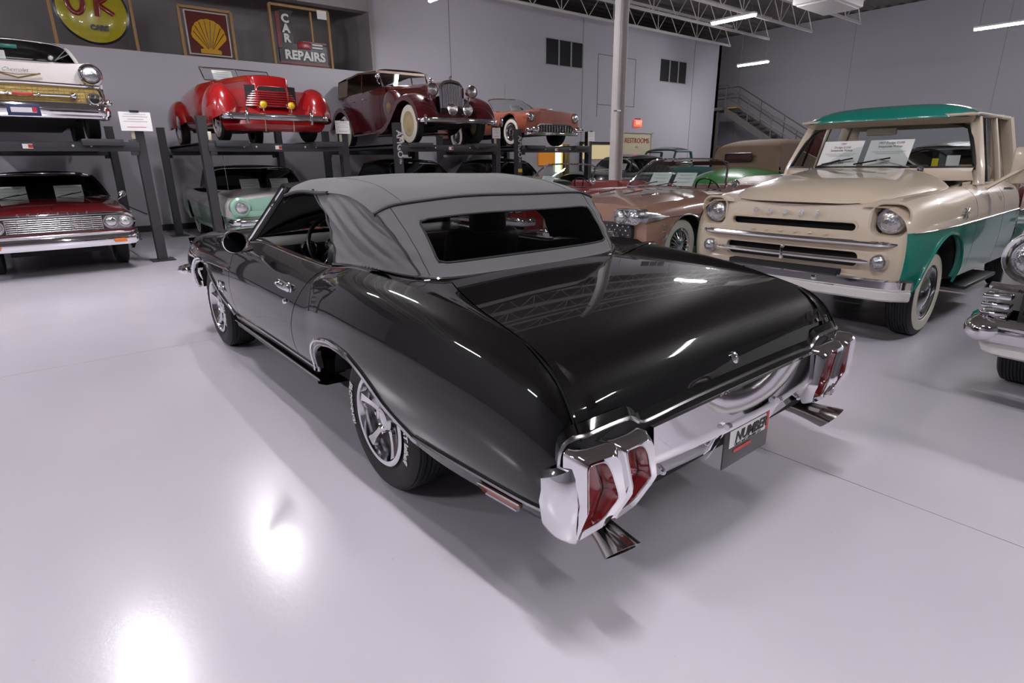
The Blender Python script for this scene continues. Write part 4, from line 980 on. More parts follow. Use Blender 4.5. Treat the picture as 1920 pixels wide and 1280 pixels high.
# bed
bd2 = Bd([(-2.12, 1.22), (-4.3, 1.30)], [(-2.12, .955), (-4.3, .95)], [(0, -.05), (.3, 0), (.8, 0), (1, -.05)], .45, .48, [(-2.95, .46, .42)])
for s in (1, -1):
    o = MB().grid(bd2.side(-2.12, -4.3, 30, 8, zhi=lambda x: .90, sg=s)).obj('bed_side', teal, TK, 40)
    MB().grid(bd2.side(-2.12, -4.3, 30, 8, zlo=lambda x: .90, sg=s)).obj('bed_side_upper', cream, o, 40)
    MB().prism([(-2.2, 1.06), (-4.2, 1.16), (-4.2, 1.09), (-2.28, 1.01)], 'xz', s*.955, s*.962).obj('bed_flash', teal, TK)
    MB().tube([(x, s*(bd2.y(x, .9)+.004), .9) for x in lin(-2.12, -4.3, 12)], .011, 6, flat=.5).obj('side_moulding', chrome_soft, TK)
    MB().tube([(x, s*.90, bd2.zS(x)) for x in lin(-2.12, -4.3, 8)], .03, 8).obj('bed_rail', cream, TK)
MB().box((-3.2, 0, .72), (2.1, 1.75, .06)).obj('bed_floor', black_satin, TK)
MB().box((-2.15, 0, .92), (.04, 1.8, .5)).obj('bed_front', cream, TK)
ub = MB(); ub.box((-1.5, 0, .5), (4.6, .9, .18)); ub.box((.2, 0, .62), (.7, .9, .3)); ub.box((-1.3, 0, .52), (1.4, 1.7, .12)); ub.obj('underbody', black_matte, TK)
MB().tube([(0, -.7, .36), (0, .7, .36)], .05, 8).obj('front_axle', black_matte, TK)
card(TK, (-.60, -.235, 1.345), .36, .26, .5, 'white price card reading $79,995, left one behind the pickup windshield', [('1957', .88, .10, ink), ('Dodge D100', .74, .11, ink), ('Sweptside Pickup', .62, .11, ink), (None, .48, 0, None), ('$79,995', .12, .14, ink)])
card(TK, (-.62, .17, 1.345), .36, .26, .5, 'white price card with red logo, right one behind the pickup windshield', [('1957 Dodge D100', .88, .11, ink), ('Sweptside Pickup', .74, .11, ink), (None, .55, 0, None), ('$79,995', .10, .08, ink), ('Ellingson', .2, .07, ink_red)])
# ================================================================== the other cars
def std_car(name, label, cat, loc, rotz, m, sp, group=None):
    """body of a road car. origin = front axle on the ground, +x forward"""
    car = thing(name, label, cat, loc, rotz, group)
    wb = sp['wb']; r = sp.get('r', .34); ar = sp.get('arch', .42); xf, xr = sp['xf'], sp['xr']
    B = Bd(sp['zS'], sp['W'], sp.get('so', [(0, -.06), (.2, -.015), (.45, 0), (.7, -.012), (.88, -.05), (1, -.13)]), sp.get('zlow', .30), sp.get('sill', .30), [(0, ar, sp.get('az', .34)), (-wb, ar*sp.get('rar', 1), sp.get('az', .34)-sp.get('rdz', 0))])
    split = sp.get('split'); lm = sp.get('lower') or m
    cuts = sp.get('cuts', (-.55, -1.75))
    for s in (1, -1):
        for a, b_, nm in ((xf, cuts[0], 'front_fender'), (cuts[0]-.008, cuts[1], 'door'), (cuts[1]-.008, xr, 'rear_quarter')):
            if split:
                o = MB().grid(B.side(a, b_, 24, 7, zhi=split, sg=s)).obj(nm, lm, car, 40); MB().grid(B.side(a, b_, 24, 8, zlo=split, sg=s)).obj(nm+'_upper', m, o, 40)
            else: MB().grid(B.side(a, b_, 24, 12, sg=s)).obj(nm, m, car, 40)
        B.arch_tube(0, ar, sp.get('az', .34), s, .010).obj('wheel_arch_lip', sp.get('lipm') or lm, car)
        for wx in (0, -wb):
            G = []
            for k in range(9): a = PI*k/8; G.append([(wx+(ar+.02)*math.cos(a), s*y_, .36+ar*math.sin(a)) for y_ in (.86, .4)])
            MB().grid(G).obj('wheel_house', black_matte, car)
            wheel(car, wx, s*sp.get('tr', .74), r, sp.get('tw', .17), sp.get('rim', .2), sp.get('white'), sp.get('cap', 'full'), s, n=40, wm=sp.get('wm'), cap_m=sp.get('capm'))
        if sp.get('open'):
            MB().grid([[(x, s*B.y(x, B.zS(x)), B.zS(x)), (x, s*(B.y(x, B.zS(x))-.06), B.zS(x)+.004), (x, s*(B.y(x, B.zS(x))-.09), B.zS(x)-.05), (x, s*(B.y(x, B.zS(x))-.1), .4)] for x in lin(sp['cowl'], sp['deck'], 14)]).obj('inner_trim', sp.get('inm') or black_satin, car, 50)
    hc = sp.get('hood', .05)
    MB().grid(B.deck(sp['cowl'], xf, hc, 26, 30, sp.get('hp', 2.6))).obj('hood', m, car, 50)
    MB().grid(B.deck(xr, sp['deck'], sp.get('tc', .03), 16, 20)).obj('trunk_deck', m, car, 50)
    if sp.get('nosef', True):
        nz0, nz1 = sp.get('nz', (.36, 0))[0], B.zS(xf); hp_ = sp.get('hp', 2.6); cw = (hc(xf)-B.zS(xf)) if callable(hc) else hc
        MB().grid(B.nose(xf, sp.get('nf') or (lambda a, k: xf+.04*(1-a*a)), nz0, nz1, top=lambda a: cw*(1-abs(a)**hp_))).obj('front_panel', sp.get('nm') or m, car, 50)
    MB().grid(B.nose(xr, lambda a, k: xr-.04*(1-a*a), .34, B.zS(xr))).obj('rear_panel', m, car, 50)
    u = MB(); u.box(((xf+xr)/2, 0, .33), (xf-xr-.5, 1.1, .12)); u.box((-wb/2, 0, .34), (wb-2*ar-.1, 1.55, .10)); u.box((.05, 0, .55), (.9, .8, .35)); u.obj('underbody', black_matte, car)
    im = sp.get('inm') or black_satin
    cabin(car, sp['cowl']-.02, sp['deck'], .72, .38, sp.get('cz', .88), im)
    if sp.get('seats', True):
        bench(car, sp['cowl']-1.05, .55, 1.3, im, .45); bench(car, sp['cowl']-1.9, .55, 1.3, im, .42)
        MB().rbox((sp['cowl']-.22, 0, B.zS(sp['cowl'])-.06), (.4, 1.4, .14), .05).obj('dashboard', im, car)
        steering(car, (sp['cowl']-.48, .37, B.zS(sp['cowl'])+.02), -58, .2, sp.get('swm'))
    return car, B
def simple_bumper(car, xc, hw, z, h=.12, wrap=.25, m=None, name='front_bumper', bow=.06, d=.05):
    P = [(xc-bow*(y/hw)**2-(wrap*max(0, (abs(y)/hw-.9)/.1)**2), y, z) for y in lin(-hw, hw, 36)]
    return bar_sweep(P, [(-d, h/2), (-.01, h/2), (.012, h*.35), (.02, 0), (.012, -h*.35), (-.01, -h/2), (-d, -h/2)]).obj(name, m or chrome, car, 40)
def hardtop(car, f, m, xr, zr_, hw, base, g=None, rise=.07, pm_=None):
    """roof + rear window + pillars. base = (x, z, hw) of rear glass foot"""
    roof_panel(car, m, f, xr, zr_, hw, rise)
    fr = lambda a, k: (base[0]+(xr-base[0])*k-.10*(1-a*a)*(1-k)-.03*(1-a*a), a*(base[2]+(hw-base[2])*k), base[1]+(zr_-base[1])*k)
    MB().grid([[fr(a, k) for a in lin(-.9, .9, 15)] for k in lin(0, 1, 5)]).obj('rear_window', g or tint_glass, car)
    for s in (1, -1):
        MB().grid([[lerp3(fr(s*.88, k), (fr(s, k)[0]+.16, fr(s, k)[1], fr(s, k)[2]), q) for q in lin(0, 1, 4)] for k in lin(0, 1, 5)]).obj('rear_pillar', m, car, 50)
        MB().tube([f(s, k) for k in lin(0, 1, 6)], .028, 6).obj('windshield_pillar', pm_ or m, car)
        p, q, r_, t_ = f(s, .02), f(s, .98), (xr+.1, s*hw, zr_-.02), (base[0]+.2, s*base[2], base[1])
        MB().grid([[lerp3(lerp3(p, t_, u), lerp3(q, r_, u), v) for u in lin(0, 1, 8)] for v in lin(0, 1, 4)]).obj('side_window', g or tint_glass, car)
# ---------------------------------------------------------------- maroon sedan below the first lift
mar = paint('maroon_metallic', (.10, .006, .008), rough=.3)
grille_bg = pm('grille_shadow', (.05, .05, .055), .5, .5)
CV, B = std_car('hardtop_car', 'maroon hardtop with bright grid grille and black roof under the leftmost lift', 'car', (8.62, 1.67, 0), PI, mar, dict(wb=2.92, xf=.80, xr=-4.1, cowl=-.72, deck=-3.1, r=.325, rim=.19,
    zS=[(.84, .80), (.7, .855), (.3, .90), (-.6, .945), (-1.8, .93), (-3.2, .93), (-4.1, .86)], W=[(.84, .90), (.6, .935), (0, .95), (-3, .95), (-4.1, .90)], hood=.05, nz=(.40, .84), nm=mar, cap='steel'))
gx = lambda y: .86-.05*(y/.9)**2
O = rrect(1.84, .235, .115, 8, 0, .692)
MB().rings([[(gx(p[0])+.02, p[0], p[1]) for p in O], [(gx(p[0])+.045, p[0]*.995, .692+(p[1]-.692)*.97) for p in O], [(gx(p[0])+.045, p[0]*.97, .692+(p[1]-.692)*.82) for p in O], [(gx(p[0])+.01, p[0]*.965, .692+(p[1]-.692)*.78) for p in O]]).obj('grille_surround', chrome, CV, 40)
MB().grid([[(gx(y)+.012, y, z) for y in lin(-.88, .88, 20)] for z in (.60, .79)]).obj('grille_backing', grille_bg, CV)
gm = pm('grille_bright', (.62, .61, .60), .25, 1.0)
for k in range(7): MB().tube([(gx(y)+.03, y, .612+.0265*k) for y in lin(-.52, .52, 9)], .005, 5).obj('grille_bar', gm, CV)
for k in range(10): y = -.52+1.04*k/9; MB().tube([(gx(y)+.034, y, .60), (gx(y)+.034, y, .785)], .006, 5).obj('grille_post', gm, CV)
for s in (1, -1):
    MB().prism([(s*a, b) for a, b in rrect(.36, .19, .09, 6, .71, .692)], 'yz', .82, .868).obj('lamp_panel', gm, CV)
    headlamp(CV, (.868, s*.625, .694), .068); headlamp(CV, (.860, s*.795, .692), .068)
    MB().rbox((.925, s*.69, .435), (.02, .15, .05), .012).obj('turn_signal', amber_m, CV)
simple_bumper(CV, .90, .95, .455, .17, .22)
simple_bumper(CV, .90, .93, .555, .03, .2, chrome_soft, 'bumper_strip')
MB().box((.86, 0, .57), (.04, 1.7, .04)).obj('lower_panel', mar, CV)
for ch, y in zip('CHEVELLE', lin(-.37, .37, 8)): text_mb(ch, .035, .006, bold=.002).xf(frame_M((.872-.05*(y/.9)**2, y, .838), (0, 1, 0), (0, 0, 1))).obj('hood_letter', chrome_soft, CV)
MB().tube([(gx(y)-.015, y, .822) for y in lin(-.9, .9, 20)], .010, 6).obj('hood_edge_trim', chrome, CV)
MB().tube([(.80, 0, .87), (.70, 0, .90), (.62, 0, .885)], [.006, .010, .006], 6).obj('hood_ornament', chrome, CV)
f = windshield(CV, (-.78, .975, .80, .16), (-1.30, 1.335, .66, .10)); hardtop(CV, f, pm('black_vinyl_roof', (.008, .007, .008), .5), -2.75, 1.30, .60, (-3.2, .95, .68), rise=.05)
wipers(CV, f, [(.1, .35), (-.75, .35)])
MB().lathe([(.05, 0), (.055, -.02), (.04, -.06), (.0001, -.07)], 16, ax='x', c=(-.72, .985, 1.01)).obj('door_mirror', chrome, CV); MB().tube([(-.75, .98, .97), (-.76, .92, .93)], .012, 6).obj('mirror_stalk', chrome, CV)
card(CV, (-.84, .30, .985), .36, .20, .5, 'white price card at the right of the maroon hardtop windshield', grey_lines)
card(CV, (-.84, -.40, .985), .36, .20, .5, 'white price card cut by the left edge of the photo', grey_lines)
# ---------------------------------------------------------------- white fifties car on the first lift
wht = paint('ivory_enamel', (.62, .58, .57), rough=.3)
DZ = 1.815
CH, B = std_car('sedan_car', 'white fifties car with gold mesh grille raised on the leftmost lift', 'car', (8.92, 1.67, DZ), PI, wht, dict(wb=2.92, xf=.66, xr=-4.1, cowl=-.62, deck=-3.2, r=.35, rim=.2,
    zS=[(.70, .98), (.55, 1.0), (.2, 1.01), (-.6, 1.03), (-1.8, .98), (-3.2, .99), (-4.1, 1.02)], W=[(.70, .90), (.5, .925), (0, .93), (-3, .93), (-4.1, .88)], hood=lambda x: pchip([(.68, .93), (.4, 1.00), (-.65, 1.10)])(x), nz=(.66, .97), cz=.95, so=[(0, -.06), (.2, -.015), (.45, 0), (.75, 0), (.9, -.03), (1, -.10)]))
gold = pm('gold_mesh', (.42, .31, .12), .35, .9, bump=.6, bscale=160)
O = rrect(1.72, .22, .10, 8, 0, .555)
MB().prism([(a*.98, b) for a, b in O], 'yz', .70, .80).obj('grille_mesh', gold, CH)
for k in range(29): y = -.78+1.56*k/28; MB().tube([(.803, y, .46), (.803, y, .65)], .0035, 4).obj('mesh_rib', gold, CH)
for k in range(5): MB().tube([(.803, y, .475+.04*k) for y in (-.8, .8)], .0035, 4).obj('mesh_bar', gold, CH)
MB().tube([(.80, p[0]*1.0, p[1]) for p in rrect(1.76, .25, .12, 8, 0, .555)], .018, 6, closed=True).obj('grille_surround', chrome, CH)
MB().tube([(.845, y, .535) for y in lin(-.54, .54, 8)], .018, 8).obj('grille_bar', chrome, CH)
for y, r_ in ((-.54, .045), (.54, .045), (-.16, .025), (.16, .025)): MB().ball((.85, y, .535), r_).obj('bar_boss', chrome, CH)
MB().rbox((.865, 0, .535), (.01, .22, .03), .005).obj('bar_badge', pm('badge_red', (.4, .03, .05), .3), CH)
for s in (1, -1):
    headlamp(CH, (.74, s*.79, .83), .095)
    MB().lathe([(.145, -.12), (.150, -.02), (.142, .03), (.12, .05)], 28, ax='x', c=(.70, s*.79, .83)).obj('headlamp_hood', chrome, CH)
    MB().lathe([(.10, -.16), (.095, -.02), (.07, .04), (.058, .05)], 24, ax='x', c=(.88, s*.76, .50)).obj('bumper_pod', chrome, CH)
    MB().lathe([(.058, .05), (.05, .07), (.02, .095), (.0001, .10)], 24, ax='x', c=(.88, s*.76, .50)).obj('bumper_bullet', black_satin, CH)
    MB().ball((.70, s*.92, .475), (.09, .06, .05)).obj('bumper_tip', chrome, CH)
    MB().ball((.16, s*.42, 1.09), (.16, .035, .03)).obj('hood_rocket', chrome, CH)
MB().box((.66, 0, .56), (.06, 1.6, .3)).obj('grille_shell', black_matte, CH)
simple_bumper(CH, .95, .93, .36, .17, .25); simple_bumper(CH, .95, .90, .27, .06, .25, chrome_soft, 'bumper_lip', d=.08)
MB().tube([(.82, y, .685-.02*abs(y)) for y in lin(-.85, .85, 20)], .02, 6).obj('hood_lip_bar', chrome, CH)
V_ = MB(); V_.tube([(.755, -.24, .80), (.775, 0, .735), (.755, .24, .80)], .012, 6); V_.tube([(.755, -.24, .80), (.765, 0, .775), (.755, .24, .80)], .006, 6); V_.obj('hood_vee', pm('gold_trim', (.6, .45, .25), .2, 1.0), CH)
text_mb('Chevrolet', .066, .005, shear=.45).xf(frame_M((.742, -.02, .835), (0, 1, 0), (-.3, 0, 1))).obj('hood_script', black_satin, CH)
pl_ = MB().rbox((.985, -.03, .33), (.008, .34, .14), .004).obj('front_plate', pm('plate_navy', (.02, .03, .08), .4), CH)
MB().box((.990, -.03, .33), (.002, .26, .06)).obj('plate_panel', pm('plate_pale', (.6, .55, .6), .4), pl_); MB().box((.9905, .08, .335), (.002, .05, .06)).obj('plate_flag', pm('badge_red', (.4, .03, .05), .3), pl_)
f = windshield(CH, (-.60, 1.07, .80, .20), (-1.02, 1.43, .70, .14)); hardtop(CH, f, wht, -2.7, 1.42, .62, (-3.3, 1.02, .68), rise=.06)
MB().rbox((-.82, 0, 1.335), (.03, .2, .06), .015).obj('rear_view_mirror', pm('mirror_teal', (.05, .25, .22), .2), CH)
card(CH, (-.72, -.23, 1.08), .34, .22, .5, 'white price card in the raised white car windshield', grey_lines)
# ---------------------------------------------------------------- red coffin-nose roadster on the second lift
red = paint('signal_red', (.27, .005, .006), rough=.25)
CR = thing('roadster_car', 'red coffin-nosed thirties roadster with yellow fog lamps raised on a lift', 'car', (8.75, -1.58, DZ), PI)
def pontoon(car, xc, yc, zc, L_, w, h, m, nm, drop=.25, flat=.0):
    """teardrop fender: loft of half-elliptic arches along x"""
    G = []
    for k in range(25):
        u = k/24; x = xc+L_/2-L_*u
        e = math.sin(PI*min(1, max(0, u))**.72)**.62 if 0 < u < 1 else 0
        row = []
        for j in range(17):
            a = PI*j/16
            row.append((x, yc+w/2*math.cos(a)*max(e, .02)**.8, zc+h*math.sin(a)*e-(drop*max(0, u-.5)*1.2)*0))
        row = [(row[0][0], row[0][1], row[0][2]-drop*e)]+row+[(row[-1][0], row[-1][1], row[-1][2]-drop*e)]
        G.append(row)
    return MB().grid(G).obj(nm, m, car, 60)
for s in (1, -1):
    pontoon(CR, .05, s*.76, .42, 1.25, .50, .46, red, 'front_fender', .12)
    pontoon(CR, -3.15, s*.74, .45, 1.3, .46, .42, red, 'rear_fender', .15)
    wheel(CR, 0, s*.72, .36, .16, .21, (.22, .30), 'full', s, n=40); wheel(CR, -3.15, s*.72, .36, .16, .21, (.22, .30), 'full', s, n=40)
    headlamp(CR, (.66, s*.225, .55), .055, chrome, lens=pm('yellow_lens', (.75, .50, .01), .2, 0, .8, bump=.3, bscale=100), name='fog_lamp')
    MB().tube([(.66, s*.225, .49), (.62, s*.225, .36)], .012, 6).obj('fog_lamp_stem', chrome, CR)
    MB().rbox((.74, s*.52, .37), (.05, .05, .24), .02).obj('bumper_guard', chrome, CR)
    MB().tube([(.70, s*.23, .34), (.66, s*.23, .14)], .006, 5).obj('tie_strap', pm('strap_tan', (.5, .35, .22), .7), CR)
# hood and louvred nose
hwid = pchip([(.48, .26), (.42, .30), (-.3, .36), (-1.2, .52), (-1.6, .60)]); hz2 = pchip([(.50, .86), (.44, 1.00), (.2, 1.04), (-.6, 1.08), (-1.25, 1.10)])
G = []
for x in lin(.50, -1.25, 26):
    w_ = hwid(x); zt = hz2(x); G.append([(x, -w_, .45), (x, -w_, zt-.12), (x, -w_*.97, zt-.05), (x, -w_*.88, zt-.012), (x, -w_*.5, zt), (x, 0, zt+.008), (x, w_*.5, zt), (x, w_*.88, zt-.012), (x, w_*.97, zt-.05), (x, w_, zt-.12), (x, w_, .45)])
G = [[(.50, p[1]*.9, min(p[2], .84)) for p in G[0]]]+G
MB().grid(G).obj('hood', red, CR, 40)
# front shell between the fenders with louvres
MB().grid([[(.44-.10*abs(a)**2, a*.62, z) for a in lin(-1, 1, 21)] for z in (.36, .80)]).obj('nose_shell', red, CR)
nose_g = pm('louvre_red', (.30, .008, .010), .25, .2, .8)
for k in range(7):
    z = .545+.036*k; w_ = .42-.012*k
    MB().tube([(.505+.0-.20*max(0, abs(a)-.45)**1.5, a*w_, z) for a in lin(-1, 1, 19)], .0155, 6, flat=1.0).obj('nose_louvre', nose_g, CR)
    MB().tube([(.515-.20*max(0, abs(a)-.45)**1.5, a*w_, z+.004) for a in lin(-1, 1, 19)], .004, 4).obj('louvre_edge', chrome_soft, CR)
MB().grid([[(.498-.20*max(0, abs(a)-.45)**1.5, a*.41, z) for a in lin(-1, 1, 15)] for z in (.53, .86)]).obj('louvre_backing', black_matte, CR)
MB().grid([[(.62-.16*a*a, a*.86, .32), (.66-.16*a*a, a*.84, .25), (.60-.16*a*a, a*.80, .17), (.4, a*.76, .15)] for a in lin(-1, 1, 25)]).obj('front_apron', red, CR, 60)
MB().grid([[(.63-.16*a*a, a*.86, .32), (.50-.1*a*a, a*.6, .46), (.44, a*.55, .52)] for a in lin(-1, 1, 21)]).obj('upper_apron', red, CR, 60)
bp = simple_bumper(CR, .74, .86, .36, .11, .10, bow=.05)
for dz in (-.02, .02): MB().tube([(.775, y, .36+dz) for y in (-.25, .25)], .006, 5).obj('bumper_stripe', chrome_soft, bp)
B2 = Bd([(-1.15, 1.08), (-1.6, 1.05), (-2.4, 1.0), (-3.2, .95), (-4.0, .70)], [(-1.15, .56), (-1.7, .74), (-2.6, .76), (-3.4, .70), (-4.0, .45)], [(0, -.06), (.3, 0), (.7, -.01), (.9, -.05), (1, -.10)], .30, .30, [])
for s in (1, -1):
    MB().grid(B2.side(-1.15, -4.0, 24, 12, sg=s)).obj('body_side', red, CR, 50)
    MB().grid([[(x, s*B2.y(x, B2.zS(x)), B2.zS(x)), (x, s*(B2.y(x, B2.zS(x))-.08), B2.zS(x)-.02), (x, s*(B2.y(x, B2.zS(x))-.1), .5)] for x in lin(-1.3, -2.5, 8)]).obj('inner_trim', pm('oxblood_leather', (.09, .01, .01), .5), CR)
    MB().rbox((-.9, s*.60, .30), (1.1, .34, .05), .02).obj('side_apron', red, CR)
    MB().lathe([(.13, 0), (.13, s*.02), (.10, s*.03), (.0001, s*.04)], 20, c=(-2.55, s*.88, .42)).obj('gravel_guard', chrome, CR)
MB().grid(B2.deck(-4.0, -2.4, .05, 14, 18)).obj('rear_deck', red, CR, 60)
MB().grid(B2.deck(-1.38, -1.14, .03, 4, 18)).obj('cowl', red, CR, 60)
bench(CR, -2.0, .62, 1.1, MATS['oxblood_leather'], .4); MB().box((-1.8, 0, .42), (1.4, 1.2, .05)).obj('cabin_floor', black_matte, CR)
MB().box((-1.5, 0, .35), (3.6, 1.0, .14)).obj('underbody', black_matte, CR)
for s in (1, -1): MB().grid([[(-1.22-.28*k+.05*(1-a), s*(.02+.57*(1-.0)*(a)), 1.09+.235*k+.0) for a in lin(0, 1, 8)] for k in lin(0, 1, 5)]).obj('windshield_pane', clear_glass, CR)
def wsf(a, k): return (-1.22-.28*k+.05*(1-abs(a)), .60*a, 1.09+.24*k)
MB().tube([wsf(a, 0) for a in lin(-1, 1, 12)]+[wsf(1, k) for k in lin(.2, .9, 5)]+[wsf(a, 1) for a in lin(1, -1, 12)]+[wsf(-1, k) for k in lin(.9, .2, 5)], .012, 6, closed=True).obj('windshield_frame', chrome_soft, CR)
MB().tube([wsf(0, 0), wsf(0, 1)], .010, 6).obj('centre_post', chrome_soft, CR)
steering(CR, (-1.62, .3, 1.05), -60, .19)
card(CR, (-1.30, -.25, 1.12), .34, .20, .6, 'white price card behind the red roadster split windshield', grey_lines)
# ---------------------------------------------------------------- mint and white car beneath it
mint = paint('mint_enamel', (.30, .52, .40), rough=.3)
MT, B = std_car('convertible_car', 'white and mint fifties convertible parked under the red roadster lift', 'car', (8.85, -1.56, 0), math.radians(178), wht, dict(wb=3.0, xf=.72, xr=-4.3, cowl=-.75, deck=-3.0, r=.34, rim=.2, white=(.215, .29),
    zS=[(.76, .84), (.6, .88), (.2, .91), (-.7, .95), (-2, .93), (-3.2, .98), (-4.3, 1.02)], W=[(.76, .90), (.5, .94), (0, .95), (-3, .95), (-4.3, .86)], hood=.07, nz=(.34, .86), nm=mint, split=lambda x: .70-.06*(x+1.0), lower=mint, cz=.92))
for s in (1, -1):
    MB().lathe([(.17, -.10), (.165, 0), (.13, .035), (.10, .03)], 24, ax='x', c=(.76, s*.74, .76)).obj('lamp_pod', mint, MT)
    headlamp(MT, (.79, s*.74, .76), .088)
    MB().tube([(x, s*(B.y(x, .70-.06*(x+1))+.004), .70-.06*(x+1)) for x in lin(.5, -4.2, 16)], .012, 6, flat=.5).obj('side_moulding', chrome_soft, MT)
    MB().rbox((.92, s*.64, .52), (.04, .36, .10), .03).obj('turn_signal', chrome_soft, MT)
    MB().tube([(-1.14, s*.76, 1.36), (-1.18, s*.80, 1.30), (-1.2, s*.8, 1.25)], .01, 6).obj('vent_frame', chrome, MT)
simple_bumper(MT, .90, .95, .53, .12, .2); simple_bumper(MT, .92, .95, .40, .12, .2, name='lower_bumper')
MB().box((.80, 0, .46), (.04, 1.5, .12)).obj('grille_shadow', grille_bg, MT)
MB().grid([[(.765+.05*(1-a*a), a*.84, .70), (.75+.05*(1-a*a), a*.84, .60)] for a in lin(-1, 1, 12)]).obj('mint_band', mint, MT)
f = windshield(MT, (-.80, .99, .82, .22), (-1.20, 1.375, .72, .12)); hardtop(MT, f, pm('dark_canvas_top', (.02, .022, .022), .7), -2.7, 1.36, .64, (-3.1, 1.0, .68), rise=.06, g=glass('deep_tint', (.2, .25, .22)))
MB().tube([(-.55, -.62, .97), (-.58, -.62, 1.75)], .003, 4).obj('radio_aerial', chrome, MT)
card(MT, (-.84, -.16, 1.0), .34, .20, .5, 'white price card left of two in the mint convertible windshield', grey_lines)
card(MT, (-.86, .40, 1.0), .34, .20, .5, 'white price card right of two in the mint convertible windshield', grey_lines)
# ---------------------------------------------------------------- burgundy phaeton on the third lift
bur = paint('burgundy_enamel', (.075, .006, .010), rough=.25); tan_top = pm('tan_canvas', (.20, .155, .12), .8, var=.08, bump=.1, bscale=300)
PK = thing('phaeton_car', 'burgundy thirties phaeton with tall chrome radiator and tan top on a lift', 'car', (9.0, -5.40, DZ), math.radians(177.5))
def clamshell(car, xs_, zs_, y0, w, m, nm, s, lip=.10):
    """swept fender: path (x,z) with crowned section"""
    G = []; P = catmull([(a, 0, b) for a, b in zip(xs_, zs_)], 5)
    for i, p in enumerate(P):
        a = Vector(P[max(i-1, 0)]); b = Vector(P[min(i+1, len(P)-1)]); t = (b-a).normalized(); n = Vector((-t.z, 0, t.x)) if t.x < 0 else Vector((t.z, 0, -t.x)); n = -n if n.z < 0 and abs(n.z) > .3 else n
        n = Vector((0, 0, 1)).lerp(n, .9).normalized() if n.z > -.3 else n
        row = []
        for j in range(11):
            q = j/10; off = math.sin(PI*min(1, .18+.64*q))**1.2
            row.append((p[0]+n.x*.09*off, s*(y0+w*q), p[2]+n.z*.09*off-.0))
        row.append((row[-1][0]-n.x*lip, row[-1][1]+s*.0, row[-1][2]-n.z*lip)); G.append(row)
    return MB().grid(G).obj(nm, m, car, 60)
for s in (1, -1):
    clamshell(PK, [.58, .50, .33, .05, -.25, -.5, -.75, -1.05, -1.4], [.44, .62, .80, .90, .86, .70, .50, .34, .28], .46, .48, bur, 'front_fender', s)
    clamshell(PK, [-2.75, -2.95, -3.2, -3.5, -3.85, -4.1, -4.3], [.30, .60, .82, .92, .84, .62, .42], .50, .44, bur, 'rear_fender', s)
    MB().rbox((-2.05, s*.72, .27), (1.5, .42, .05), .02).obj('running_board', bur, PK)
    cream_w = pm('cream_wheel', (.45, .36, .20), .35)
    for wx in (0, -3.5): wheel(PK, wx, s*.76, .395, .17, .235, (.245, .37), 'full', s, cap_m=cream_w, n=44)
    # side-mounted spare
    sp_ = MB().lathe([(.34, -.08), (.36, 0), (.34, .08), (.30, .09), (.2, .095), (.0001, .10)], 32).xf(Matrix.Translation((-1.05, s*.66, .80)) @ Matrix.Scale(s, 4, (0, 1, 0))).obj('spare_wheel_cover', bur, PK, 40)
    MB().lathe([(.12, .095), (.115, .11), (.06, .125), (.0001, .13)], 28).xf(Matrix.Translation((-1.05, s*.66, .80)) @ Matrix.Scale(s, 4, (0, 1, 0))).obj('spare_hub', pm('brass_disc', (.45, .35, .2), .3, .8), sp_)
    # lamps
    hl = MB().lathe([(.0001, -.20), (.06, -.18), (.105, -.10), (.125, 0), (.13, .02), (.118, .03)], 24, ax='x', c=(.42, s*.475, 1.04)).obj('headlamp', bur, PK)
    MB().lathe([(.13, .02), (.125, .035), (.115, .03)], 24, ax='x', c=(.42, s*.475, 1.04)).obj('rim_ring', chrome, hl); MB().lathe([(.117, .02), (.08, .04), (.0001, .055)], 24, ax='x', c=(.42, s*.475, 1.04)).obj('lens', lens_m, hl)
    MB().tube([(.30, s*.475, .95), (.30, s*.44, .72)], .03, 8).obj('lamp_stand', chrome, PK)
    headlamp(PK, (.62, s*.185+.05, .66), .10, chrome, name='fog_lamp')
    MB().tube([(.58, s*.185+.05, .55), (.56, s*.185+.05, .42)], .012, 6).obj('fog_lamp_stem', chrome, PK)
    MB().rbox((.88, s*.92, .43), (.05, .05, .19), .02).obj('bumper_guard', chrome, PK)
# radiator shell
O = rpoly([(-.27, .50), (.27, .50), (.31, 1.10), (.20, 1.22), (.06, 1.25), (-.06, 1.25), (-.20, 1.22), (-.31, 1.10)], .05, 4); Oi = rpoly([(-.235, .54), (.235, .54), (.265, 1.09), (.17, 1.18), (.05, 1.2), (-.05, 1.2), (-.17, 1.18), (-.265, 1.09)], .04, 4)
MB().rings([[(.20, a, b) for a, b in O], [(.38, a, b) for a, b in O], [(.395, a, b) for a, b in Oi], [(.35, a, b) for a, b in Oi]]).obj('radiator_shell', chrome, PK, 40)
MB().prism(Oi, 'yz', .30, .345).obj('radiator_core', grille_bg, PK)
for k in range(15):
    y = -.235+.47*k/14; zt = 1.19-.35*abs(y)**1.4; MB().rbox((.372, y, (.54+zt)/2), (.022, .018, zt-.55), .006, seg=1).obj('radiator_shutter', chrome, PK)
MB().ball((.36, 0, 1.29), (.05, .02, .04)).obj('radiator_mascot', chrome, PK)
hw3 = pchip([(.22, .30), (-.5, .37), (-1.5, .55), (-1.6, .60)]); G = []
for x in lin(.24, -1.62, 22):
    w_ = hw3(x); zt = 1.235+.10*(-x/1.6) if x < 0 else 1.235; G.append([(x, -w_, .55), (x, -w_, zt-.22), (x, -w_*.93, zt-.10), (x, -w_*.6, zt-.025), (x, 0, zt+.015), (x, w_*.6, zt-.025), (x, w_*.93, zt-.10), (x, w_, zt-.22), (x, w_, .55)])
MB().grid(G).obj('hood', bur, PK, 45)
